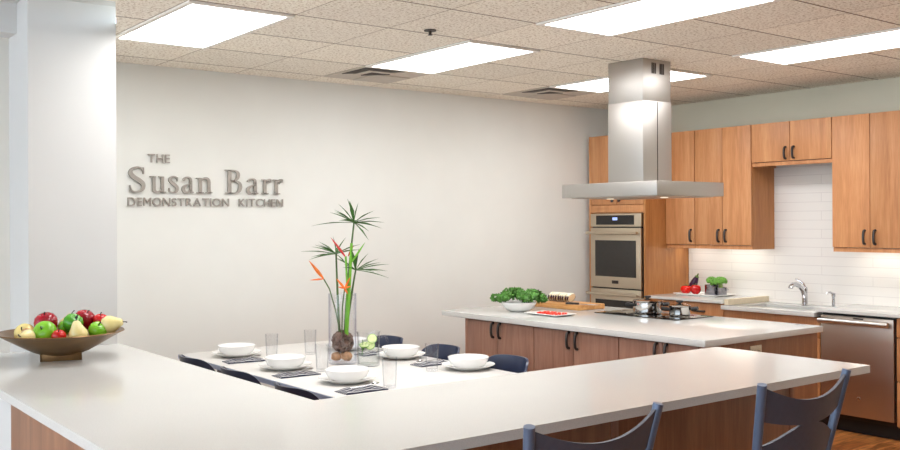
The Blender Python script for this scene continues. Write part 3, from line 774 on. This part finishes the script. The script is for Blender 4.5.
# ------------------------------------------------------------------ dining table
t = thing('dining_table', 'long white dining table laid for six between counter and island', 'table', (3.02, 5.08, 0))
TT = MB().box(2.43, 3.635, 3.95, 6.14, .722, .75, .003).build('tabletop', M['tablewhite'], t, world=True)
for xe in (2.425, 3.6355): MB().box(xe, xe + .0045, 3.95, 6.14, .721, .748).build('edge_band', M['tableedge'], t, world=True)
for (x, y) in ((2.62, 4.3), (3.42, 4.3), (2.62, 5.9), (3.42, 5.9)):
    MB().tube([(x, y, 0), (x, y, .721)], .025, 14).build('leg', M['tablebase'], t, world=True)

def dining_chair():
    t = thing('dining_chair', 'x', 'chair', (0, 0, 0), 0, 'navy dining chairs around the white table')
    # backrest: curved shell, rounded upper corners
    n = 26; R0 = []; R1 = []
    out, inn = [], []
    for i in range(n + 1):
        u = -1 + 2 * i / n; a = u * RAD(72)
        zt = .828 - .085 * abs(u) ** 5 - .004 * (1 - u * u); zb = .665 + .05 * abs(u) ** 4
        for lst, k in ((out, 1.0), (inn, .94)):
            x = -.03 - .185 * cos(a) * k; y = .215 * sin(a) * k
            lst.append(((x - .012, y, zt), (x + .012, y * .98, zb)))
    rings_ = [[out[i][1], out[i][0], inn[i][0], inn[i][1]] for i in range(n + 1)]
    MB().rings(rings_).build('backrest', M['navy'], t)
    MB().prism([(.2 * cos(q) ** 1 * (1 if True else 1) + .0, .21 * sin(q)) for q in [2 * pi * k / 28 for k in range(28)]], .43, .455).build('seat', M['navy'], t)
    for s in (-1, 1):
        MB().tube([(-.165, .14 * s, .70), (-.15, .15 * s, .45), (-.2, .18 * s, 0)], [.011, .012, .011], 10).build('leg', M['tablebase'], t)
        MB().tube([(.14, .13 * s, .44), (.19, .18 * s, 0)], [.012, .011], 10).build('leg', M['tablebase'], t)
    return t
ch = dining_chair(); first = True
for (x, y, rz, lab) in ((2.415, 5.485, 0, 'navy curved-back dining chair furthest along the counter side of the table'),
                        (2.41, 4.875, 0, 'navy curved-back dining chair in the middle of the counter side of the table'),
                        (2.395, 4.20, 0, 'navy curved-back dining chair nearest on the counter side of the table'),
                        (3.53, 4.25, pi, 'navy curved-back dining chair nearest on the island side of the table'),
                        (3.53, 4.89, pi, 'navy curved-back dining chair in the middle of the island side of the table'),
                        (3.53, 5.52, pi, 'navy curved-back dining chair furthest along the island side, behind the pitcher')):
    if first: ch.location = (x, y, 0); ch.rotation_euler = (0, 0, rz); ch['label'] = lab; first = False
    else: dup(ch, (x, y, 0), rz, lab)

# settings
def plate_proto():
    o = MB().lathe([(.085, 0), (.095, .003), (.13, .017), (.156, .027), (.158, .030), (.13, .022), (.095, .009), (0, .007)], (0, 0, 0), 44, True, False).build('dinner_plate', M['ceramic'])
    return tag(o, 'x', 'plate', 'white dinner plates under the bowls')
def bowl_proto():
    o = MB().lathe([(.062, 0), (.078, .004), (.104, .022), (.117, .046), (.122, .064), (.119, .065), (.112, .046), (.098, .025), (0, .012)], (0, 0, 0), 44, True, False).build('soup_bowl', M['ceramic'])
    return tag(o, 'x', 'bowl', 'white bowls on the dinner plates')
pl, bw = plate_proto(), bowl_proto(); first = True
sets = [((2.685, 5.80), 'furthest setting on the counter side'), ((2.675, 5.11), 'middle setting on the counter side'), ((2.715, 4.47), 'nearest setting on the counter side'),
        ((3.515, 4.42), 'nearest setting on the island side'), ((3.465, 5.05), 'middle setting on the island side'), ((3.43, 5.62), 'far setting on the island side behind the vase')]
for ((x, y), w) in sets:
    for (pr, z, nm) in ((pl, .7502, 'white round dinner plate of the '), (bw, .7585, 'white round bowl on the ')):
        o = pr if first else pr.copy()
        if not first: COL.objects.link(o)
        o.location = (x, y, z); o['label'] = nm + w
    first = False
# napkins and spoons
def napkin_proto():
    mb = MB(); nx, ny = 12, 6
    def P(i, j, top): 
        x = -.125 + .25 * i / nx; y = -.06 + .12 * j / ny
        z = (.012 + .004 * sin(9 * x * 6 + j) + .003 * cos(j * 1.3)) if top else 0
        if i in (0, nx) or j in (0, ny): z = .005 if top else 0
        return (x, y, z)
    g = {}
    for tp in (0, 1):
        for i in range(nx + 1):
            for j in range(ny + 1): g[tp, i, j] = mb.bm.verts.new(P(i, j, tp))
    for i in range(nx):
        for j in range(ny):
            mb.bm.faces.new((g[1, i, j], g[1, i + 1, j], g[1, i + 1, j + 1], g[1, i, j + 1])); mb.bm.faces.new((g[0, i, j], g[0, i, j + 1], g[0, i + 1, j + 1], g[0, i + 1, j]))
    for i in range(nx):
        for j in (0, ny): mb.bm.faces.new((g[0, i, j], g[0, i + 1, j], g[1, i + 1, j], g[1, i, j]))
    for j in range(ny):
        for i in (0, nx): mb.bm.faces.new((g[0, i, j], g[0, i, j + 1], g[1, i, j + 1], g[1, i, j]))
    return tag(mb.build('napkin', M['napkin'], angle=80), 'x', 'napkin', 'striped napkins beside the plates')
def spoon_proto():
    t = thing('spoon', 'x', 'spoon', (0, 0, 0), 0, 'spoons on the napkins')
    MB().tube([(-.10, 0, .004), (0, 0, .005), (.045, 0, .008)], [.005, .0035, .003], 8, flat=.5).build('handle', M['chrome'], t)
    MB().lathe([(.0, -.004), (.014, -.001), (.019, .004), (.0175, .0045), (.012, .001), (0, -.002)], (.066, 0, .008), 20, False, False, fx=1.35).build('spoon_bowl', M['chrome'], t)
    return t
npk, spn = napkin_proto(), spoon_proto(); first = True
for (x, y, rz, w) in ((2.62, 5.545, -.1, 'by the furthest plate on the counter side'), (2.61, 4.85, -.03, 'by the middle plate on the counter side'), (2.63, 4.19, 0, 'by the nearest plate on the counter side'),
                      (3.46, 4.70, pi, 'by the nearest plate on the island side'), (3.44, 5.31, pi, 'by the middle plate on the island side')):
    o = npk if first else npk.copy()
    if not first: COL.objects.link(o)
    o.location = (x, y, .7505); o.rotation_euler = (0, 0, rz); o['label'] = 'folded navy and white striped napkin ' + w
    lab = 'silver spoon on the striped napkin ' + w
    if first: spn.location = (x + .03, y + .01, .768); spn.rotation_euler = (0, 0, rz + .1); spn['label'] = lab
    else: dup(spn, (x + .03 * cos(rz), y + .01, .768), rz + .1, lab)
    first = False
# tumblers
def tumbler():
    return tag(MB().lathe([(.030, 0), (.034, .003), (.041, .16), (.0385, .16), (.032, .012), (0, .012)], (0, 0, 0), 32, True, False).build('drinking_glass', M['glass']), 'x', 'glass', 'tall clear tumblers on the table')
tb = tumbler(); first = True
for (x, y, w) in ((2.80, 5.53, 'beyond the furthest counter-side napkin'), (2.80, 4.89, 'left of the flower vase'), (2.79, 4.17, 'nearest the counter, in front of the pitcher'), (3.30, 4.49, 'left of the nearest island-side plate'), (3.10, 5.57, 'behind and left of the flower vase')):
    o = tb if first else tb.copy()
    if not first: COL.objects.link(o)
    o.location = (x, y, .7503); o['label'] = 'tall clear empty tumbler ' + w; first = False

# pitcher
PX, PY = 3.125, 4.90
t = thing('pitcher', 'clear glass pitcher of lime water beside the flower vase', 'pitcher', (PX, PY, .7503))
MB().lathe([(.062, 0), (.068, .004), (.071, .06), (.068, .14), (.069, .19), (.073, .207), (.070, .207), (.065, .185), (.064, .14), (.067, .06), (.063, .014), (0, .012)], (0, 0, 0), 40, True, False).build('body', M['glass'], t)
Rh = Matrix.Rotation(RAD(-37.4), 4, 'Z')
MB().tube([(.068, 0, .175), (.105, 0, .182), (.115, 0, .15), (.108, 0, .09), (.085, 0, .05), (.07, 0, .045)], .008, 10, M=Rh).build('handle', M['glass'], t)
MB().lathe([(.060, .0135), (.0655, .06), (.0625, .14), (.0625, .150), (0, .150)], (0, 0, 0), 32).build('water', M['water'], t)
for i, (dx, dz, tl, lab) in enumerate(((.012, .125, .9, 'pale lime slice floating near the pitcher rim'), (-.022, .128, .5, 'pale lime slice beside the mint in the pitcher'), (.025, .165, 1.2, 'uppermost lime slice in the glass pitcher'))):
    p = Vector((PX, PY, .7503 + dz)) + R_ * dx - F_ * .015
    l_ = thing('lime_slice', lab, 'lime slice', p, RAD(-37.4))
    Ml = Matrix.Rotation(tl, 4, 'X')
    MB().lathe([(0, -.002), (.027, -.002), (.027, .002), (0, .002)], (0, 0, 0), 22, M=Ml).build('flesh', M['lime'], l_)
    MB().lathe([(.027, -.0022), (.030, -.002), (.030, .002), (.027, .0022)], (0, 0, 0), 22, False, False, M=Ml).build('rind', M['limerind'], l_)
mp_ = Vector((PX, PY, .7503 + .10)) - R_ * .035 - F_ * .02
mt = MB()
for k in range(6):
    a = k * 1.05; q = Matrix.Rotation(a, 4, 'Z') @ Matrix.Rotation(-.9 + .15 * k, 4, 'Y')
    mt.face([(0, 0, 0), (.014, .010, .002), (.034, 0, .0), (.014, -.010, .002)], M=Matrix.Translation((0, 0, .012 * k - .01)) @ q)
mt.tube([(0, 0, -.03), (.003, 0, .06)], .0018, 6)
tag(mt.build('mint_sprig', M['kale']), 'green mint sprig inside the glass pitcher', 'mint').location = mp_

# ------------------------------------------------------------------ vase with papyrus
VX, VY, VZ = 3.054, 5.082, .7503
t = thing('flower_vase', 'tall clear glass cylinder vase of papyrus on the dining table', 'vase', (VX, VY, VZ))
MB().lathe([(.080, 0), (.086, .004), (.086, .43), (.082, .43), (.082, .018), (0, .018)], (0, 0, 0), 48, True, False).build('cylinder', M['vase'], t)
rb = MB().ball((VX, VY, VZ + .135), .062, sub=4, jit=.35, fr=3.5)
rng = random.Random(9)
for k in range(26):
    ax = Vector((rng.gauss(0, 1), rng.gauss(0, 1), rng.gauss(0, 1))).normalized(); u = ax.orthogonal().normalized(); v = ax.cross(u)
    r = rng.uniform(.054, .068); o_ = ax * rng.uniform(-.03, .03)
    rr = sqrt(max(r * r - o_.length_squared, .0004)); a0 = rng.uniform(0, 6)
    rb.tube([Vector((VX, VY, VZ + .135)) + o_ + (u * cos(a0 + j * .3) + v * sin(a0 + j * .3)) * rr for j in range(12)], .0055, 6)
tag(rb.build('root_ball', M['root'], loc=(VX, VY, VZ + .07)), 'dark tangled root ball in the glass vase', 'root ball')
for (dr, df, r, lab) in ((-.037, -.02, .031, 'left tan stone at the bottom of the vase'), (.03, -.03, .032, 'right tan stone at the bottom of the vase'), (.0, .045, .026, 'tan stone at the back of the vase bottom')):
    p = Vector((VX, VY, VZ + .0195 + r * .85)) + R_ * dr + F_ * df
    tag(MB().ball(p, r, 1.05, 1, .85, sub=3, jit=.2, fr=2).build('stone', M['stone'], loc=p), lab, 'stone')

def W(px, py, fwd=0.0):   # offsets in metres across / above the vase
    p = Vector((VX, VY, 0)) + R_ * px + F_ * fwd
    return Vector((p.x, p.y, VZ + py))
def blade(mb, base, dirv, L, w, droop=.25, n=6, nv=Vector((0, 0, 1))):
    side = dirv.cross(nv)
    if side.length < .05: side = dirv.cross(Vector((.6, .8, 0)))
    side.normalize(); fold = side.cross(dirv).normalized()
    Ls, Cs, Rs = [], [], []
    for i in range(n + 1):
        s = i / n
        c = base + dirv * (L * s) + Vector((0, 0, -1)) * (droop * L * s * s)
        ww = w * (.35 + 1.3 * s) if s < .5 else w * 2.0 * (1 - s) + .0006
        Ls.append(mb.bm.verts.new(c - side * ww + fold * ww * .5)); Cs.append(mb.bm.verts.new(c)); Rs.append(mb.bm.verts.new(c + side * ww + fold * ww * .5))
    for i in range(n):
        mb.bm.faces.new((Ls[i], Cs[i], Cs[i + 1], Ls[i + 1])); mb.bm.faces.new((Cs[i], Rs[i], Rs[i + 1], Cs[i + 1]))
def papyrus(label, base, mid, top, blades, mat='g_stem'):
    t = thing('papyrus_stem', label, 'plant stem', (VX, VY, VZ + .09))
    pts = []
    for i in range(9):
        s = i / 8; pts.append(base * (1 - s) ** 2 + mid * 2 * s * (1 - s) + top * s * s)
    MB().tube(pts, [.007] * 6 + [.006, .0055, .005], 8).build('stalk', M[mat], t, world=True)
    mb = MB(); rg = random.Random(len(label))
    blades = blades + [(rg.uniform(-1, 1), rg.uniform(-.15, .7), rg.uniform(-1, 1), rg.uniform(.11, .17)) for _ in range(5)]
    for (dx, dy, df, L) in blades:
        d = (R_ * dx + F_ * df + Vector((0, 0, dy))).normalized()
        blade(mb, top.copy(), d, L * 1.04, .0125, .12)
    mb.build('leaf_crown', M['g_dark'], t, world=True, smooth=False)
papyrus('tallest papyrus stem with a star of narrow leaves above the vase', W(.012, .17), W(.03, .5), W(.074, .865),
        [(-1, .05, 0, .25), (-.85, .48, .1, .17), (-.55, .8, -.1, .16), (-.25, 1, .1, .17), (.2, 1, 0, .14), (.75, .55, -.1, .15), (.9, .3, .3, .17), (1, .12, -.1, .185), (.9, -.08, .2, .17), (.55, -.55, -.2, .13), (-.3, .3, 1, .15), (.3, .2, -1, .15), (-.5, .2, -.9, .16), (.8, -.35, -.2, .1)])
papyrus('left papyrus stem leaning behind the red flower', W(-.018, .17), W(-.03, .4), W(-.037, .672),
        [(-1, .2, 0, .215), (-.9, .38, .2, .17), (-.8, .02, -.3, .15), (-.75, .65, .1, .14), (-.15, 1, 0, .12), (.45, .9, .1, .13), (.85, .45, -.1, .17), (.95, .28, .2, .16), (-.5, .1, -1, .14), (.3, .3, 1, .13), (.5, -.45, .1, .09), (-.9, .55, -.3, .15), (.2, .2, -1, .14)])
papyrus('short right papyrus stem with leaves spreading right of the vase', W(.02, .17), W(.05, .4), W(.083, .572),
        [(1, .3, 0, .21), (.85, .55, .1, .16), (.55, .85, .0, .14), (.15, 1, -.1, .15), (1, .1, -.2, .2), (.95, -.12, .1, .2), (-.3, .95, 0, .10), (.9, .4, .4, .17), (.6, .2, -1, .14), (.3, .1, 1, .14), (-.7, .5, -.4, .09), (.8, .05, .6, .17)])
def flower(label, stem, bracts, mat, stemmat='g_bright', sr=.0065):
    t = thing('tropical_flower', label, 'flower', (VX, VY, VZ + .09))
    MB().tube(stem, sr, 8).build('stalk', M[stemmat], t, world=True)
    for (a, b, w) in bracts:
        mid_ = a.lerp(b, .4)
        MB().tube([a, a.lerp(b, .2), mid_, a.lerp(b, .75), b], [w * .35, w * .8, w, w * .6, w * .08], 10, flat=.6).build('bract', M[mat], t, world=True)
flower('orange pointed flower leaning out at the left of the vase', [W(-.01, .17, -.01), W(-.04, .33, -.02), W(-.075, .46, -.03), W(-.112, .525, -.03)], [(W(-.11, .522, -.03), W(-.20, .635, -.03), .018), (W(-.11, .522, -.03), W(-.195, .515, -.03), .010)], 'orange', 'g_stem', .004)
flower('red pointed flower between the two upper leaf stars', [W(.02, .17, -.02), W(.035, .45, -.03), W(.025, .66, -.03)], [(W(.025, .655, -.03), W(-.065, .775, -.03), .014), (W(.04, .66, -.03), W(.075, .73, -.03), .010)], 'redbract')
flower('orange open flower low in the middle of the bouquet', [W(.0, .17, -.04), W(.005, .35, -.045), W(.02, .465, -.05)], [(W(.02, .465, -.05), W(-.03, .525, -.05), .013), (W(.02, .465, -.05), W(.055, .535, -.05), .012), (W(.02, .465, -.05), W(.062, .48, -.06), .011), (W(.02, .465, -.05), W(-.02, .475, -.06), .010), (W(.02, .465, -.05), W(.04, .43, -.06), .010)], 'orange', 'g_stem', .004)
flower('bright green spathe leaf rising between the papyrus stems', [W(.03, .17, -.03), W(.045, .40, -.035), W(.055, .6, -.035), W(.062, .74, -.035)], [(W(.06, .62, -.035), W(.145, .745, -.035), .012)], 'g_bright', 'g_bright', .009)

# ------------------------------------------------------------------ wall lettering
LT = thing('wall_lettering', 'raised metal letters THE Susan Barr DEMONSTRATION KITCHEN on the back wall', 'sign', (2.875, 6.679, 1.9))
YF, YB = -.022, -.004
def letter_poly(polys, x0, zb, w_, h_, name='letter'):
    mb = MB()
    for poly in polys: mb.prism([(x0 + p[0] * w_ - 2.875, zb + p[1] * h_ - 1.9) for p in poly], YF, YB, 'y')
    mb.build(name, M['letter'], LT, smooth=False)
def ribbon(pts, ws):
    P = [Vector((a, b)) for a, b in pts]; Lf, Rt = [], []
    for i, p in enumerate(P):
        d = (P[min(i + 1, len(P) - 1)] - P[max(i - 1, 0)]).normalized(); n = Vector((-d.y, d.x)) * ws[i] / 2
        Lf.append(p + n); Rt.append(p - n)
    return [[tuple(Lf[i]), tuple(Lf[i + 1]), tuple(Rt[i + 1]), tuple(Rt[i])] for i in range(len(P) - 1)]
def cat(pts, n=8):
    P = [pts[0]] + list(pts) + [pts[-1]]; out = []
    for i in range(1, len(P) - 2):
        for k in range(n):
            s = k / n
            out.append(tuple(.5 * (2 * P[i][j] + (P[i + 1][j] - P[i - 1][j]) * s + (2 * P[i - 1][j] - 5 * P[i][j] + 4 * P[i + 1][j] - P[i + 2][j]) * s * s + (3 * P[i][j] - P[i - 1][j] - 3 * P[i + 1][j] + P[i + 2][j]) * s ** 3) for j in range(len(P[0]))))
    out.append(tuple(P[-2])); return out
def rib(pw, n=8):
    q = cat(pw, n); return ribbon([(a, b) for a, b, c in q], [c for a, b, c in q])
def rect(a, b, c, d): return [(a, c), (b, c), (b, d), (a, d)]
# unit: cap height = 1; returns polys in those units
def gS(): return rib([(.60, .80, .05), (.54, .93, .06), (.36, .985, .06), (.16, .90, .10), (.11, .75, .15), (.22, .60, .17), (.44, .46, .17), (.58, .32, .16), (.56, .12, .12), (.38, .015, .06), (.17, .04, .06), (.08, .20, .05)]) + [rect(.575, .615, .72, .98), rect(.065, .105, .02, .27)]
def gs(): return [[(x * .70, z * .66) for x, z in p] for p in rib([(.60, .80, .07), (.52, .94, .08), (.34, .98, .09), (.16, .88, .13), (.14, .73, .17), (.28, .60, .19), (.48, .44, .20), (.60, .28, .18), (.54, .08, .13), (.34, .01, .08), (.14, .06, .07), (.08, .22, .06)])] + [rect(.40, .43, .46, .63), rect(.045, .075, .02, .19)]
def gu(): return [rect(.10, .23, .14, .64), rect(0, .16, .605, .645), rect(.47, .60, .0, .64), rect(.37, .53, .605, .645), rect(.53, .69, 0, .035)] + rib([(.165, .16, .13), (.20, .05, .11), (.31, .015, .08), (.42, .06, .06), (.50, .13, .05)])
def ga(): return [rect(.33, .45, .08, .48)] + rib([(.39, .44, .12), (.37, .58, .09), (.25, .635, .06), (.13, .60, .06), (.075, .50, .10)]) + rib([(.40, .38, .05), (.22, .32, .07), (.08, .22, .12), (.09, .07, .13), (.20, .015, .08), (.30, .05, .05), (.36, .12, .05)]) + rib([(.39, .12, .12), (.43, .03, .08), (.52, .03, .04)])
def gn(): return [rect(.10, .23, 0, .62), rect(0, .15, .585, .625), rect(.02, .31, 0, .035), rect(.47, .60, 0, .46), rect(.39, .68, 0, .035)] + rib([(.20, .50, .05), (.30, .59, .07), (.42, .61, .10), (.51, .55, .12), (.535, .44, .13)])
def gr(): return [rect(.09, .22, 0, .62), rect(0, .14, .585, .625), rect(.01, .32, 0, .035)] + rib([(.19, .47, .05), (.28, .58, .08), (.38, .61, .10), (.44, .58, .10)]) + [[(.40 + .05 * cos(k * pi / 5), .55 + .06 * sin(k * pi / 5)) for k in range(10)]]
def gB(): return [rect(.11, .25, 0, .99), rect(0, .2, .955, .995), rect(0, .2, 0, .04)] + rib([(.20, .97, .045), (.40, .965, .05), (.54, .88, .11), (.555, .75, .14), (.50, .61, .10), (.36, .535, .045), (.2, .53, .045)]) + rib([(.2, .53, .045), (.42, .525, .05), (.61, .44, .11), (.645, .27, .15), (.58, .09, .11), (.42, .025, .05), (.2, .022, .045)])
CAPH, ZB = .178, 1.838
for (fn, x0, x1) in ((gS, 2.281, 2.398), (gu, 2.433, 2.548), (gs, 2.568, 2.642), (ga, 2.666, 2.755), (gn, 2.776, 2.898), (gB, 3.001, 3.134), (ga, 3.171, 3.268), (gr, 3.297, 3.378), (gr, 3.392, 3.477)):
    polys = fn(); xs = [p[0] for q in polys for p in q]; a, b = min(xs), max(xs)
    w_ = (x1 - x0) / (b - a)
    letter_poly([[((p[0] - a), p[1]) for p in q] for q in polys], x0, ZB, w_, CAPH)
def word(txt, x0, x1, z0, z1):
    """plain capitals with the built-in font, each letter its own mesh, fitted to the measured width"""
    items = []; pen = 0
    for chh in txt:
        cu = bpy.data.curves.new('letter', 'FONT'); cu.body = chh; cu.size = 1; cu.extrude = .07; cu.offset = 0
        o = bpy.data.objects.new('letter', cu); COL.objects.link(o)
        bpy.context.view_layer.update()
        me = bpy.data.meshes.new_from_object(o.evaluated_get(bpy.context.evaluated_depsgraph_get()))
        bpy.data.objects.remove(o); bpy.data.curves.remove(cu)
        xs = [v.co.x for v in me.vertices]; ys = [v.co.y for v in me.vertices]
        items.append((me, min(xs), max(xs), min(ys), max(ys)))
    gap = .13
    tot = sum(b - a for _, a, b, _, _ in items) + gap * (len(items) - 1)
    sx = (x1 - x0) / tot; cap = max(d for *_, d in items) ; sz = (z1 - z0) / .72
    pen = x0
    for (me, a, b, c, d) in items:
        for v in me.vertices:
            x, y, z = v.co
            v.co = (pen + (x - a) * sx - 2.875, -.013 - z * .1, z0 + y * sz - 1.9)
        pen += (b - a + gap) * sx
        me.materials.append(M['letter'])
        o = bpy.data.objects.new('letter', me); COL.objects.link(o); o.parent = LT
word('THE', 2.42, 2.578, 2.050, 2.113)
word('DEMONSTRATION', 2.275, 3.03, 1.742, 1.803)
word('KITCHEN', 3.11, 3.477, 1.742, 1.803)

# ------------------------------------------------------------------ counter stools
def stool():
    t = thing('counter_stool', 'x', 'stool', (0, 0, 0), 0, 'blue-grey stools at the long counter')
    ZT = 1.055
    def half(z): return .205 + (z - .62) / (ZT - .62) * .062        # splayed posts
    def yb(z): return -.19 - (z - .62) / (ZT - .62) * .085            # posts lean back
    for s in (-1, 1):
        MB().tube([(s * half(ZT), yb(ZT), ZT), (s * half(.62), yb(.62), .62), (s * .22, -.22, 0)], [.0165, .0165, .015], 16).build('leg', M['stool_post'], t)
        MB().tube([(s * .18, .17, .62), (s * .2, .2, 0)], [.0165, .015], 16).build('leg', M['stool_post'], t)
    def rail(ft, fb, nm='back_rail'):
        n = 36; rr = []
        for i in range(n + 1):
            u = -1 + 2 * i / n
            zt, zb = ft(u), fb(u)
            def P(z, th): return (u * (half(z) - .008), yb(z) - .045 * (1 - u * u) + th, z)
            m = 5
            rr.append([P(zb + (zt - zb) * k / m, -.006) for k in range(m + 1)] + [P(zt - (zt - zb) * k / m, .006) for k in range(m + 1)])
        return MB().rings(rr).build(nm, M['stool_rail'], t)
    sm = lambda u: (1 - u * u)
    rail(lambda u: ZT - .012 - .062 * sm(u), lambda u: ZT - .135 - .030 * sm(u))
    rail(lambda u: ZT - .225 + .066 * sm(u) ** 1.8, lambda u: ZT - .30 - .015 * sm(u))
    MB().box(-.2, .2, -.19, .2, .615, .65, .012).build('seat', M['stool_rail'], t)
    for (a, b, z) in (((-.205, -.21), (.205, -.21), .22), ((-.195, .192), (.195, .192), .22), ((-.21, -.21), (-.195, .19), .26), ((.21, -.21), (.195, .19), .26)):
        MB().tube([(a[0], a[1], z), (b[0], b[1], z)], .010, 10).build('footrest', M['stool_post'], t)
    return t
st = stool(); st.location = (2.03, 2.225, 0); st['label'] = 'blue-grey metal counter stool in the middle of the counter front'
dup(st, (3.10, 2.225, 0), 0, 'blue-grey metal counter stool nearest the free end of the counter')

# ------------------------------------------------------------------ light, camera
w = bpy.data.worlds.new('World'); SC.world = w; w.use_nodes = True
bg = w.node_tree.nodes['Background']; bg.inputs[0].default_value = (.76, .88, 1.0, 1); bg.inputs[1].default_value = 3.2
cam = bpy.data.cameras.new('camera'); co = bpy.data.objects.new('camera', cam); COL.objects.link(co)
TH = RAD(37.4437); ROLL = RAD(-.3034)
co.matrix_world = Matrix.Translation((0, 0, 1.616)) @ Matrix.Rotation(-TH, 4, 'Z') @ Matrix.Rotation(pi / 2, 4, 'X') @ Matrix.Rotation(ROLL, 4, 'Z')
cam.sensor_width = 36; cam.lens = 957.22 * 36 / 900; cam.shift_y = -(225 - 222.12) / 900
cam.clip_start = .05
SC.camera = co
SC.view_settings.view_transform = 'Standard'
SC.view_settings.look = 'None'
SC.view_settings.exposure = 0.32
SC.cycles.max_bounces = 10; SC.cycles.transparent_max_bounces = 24
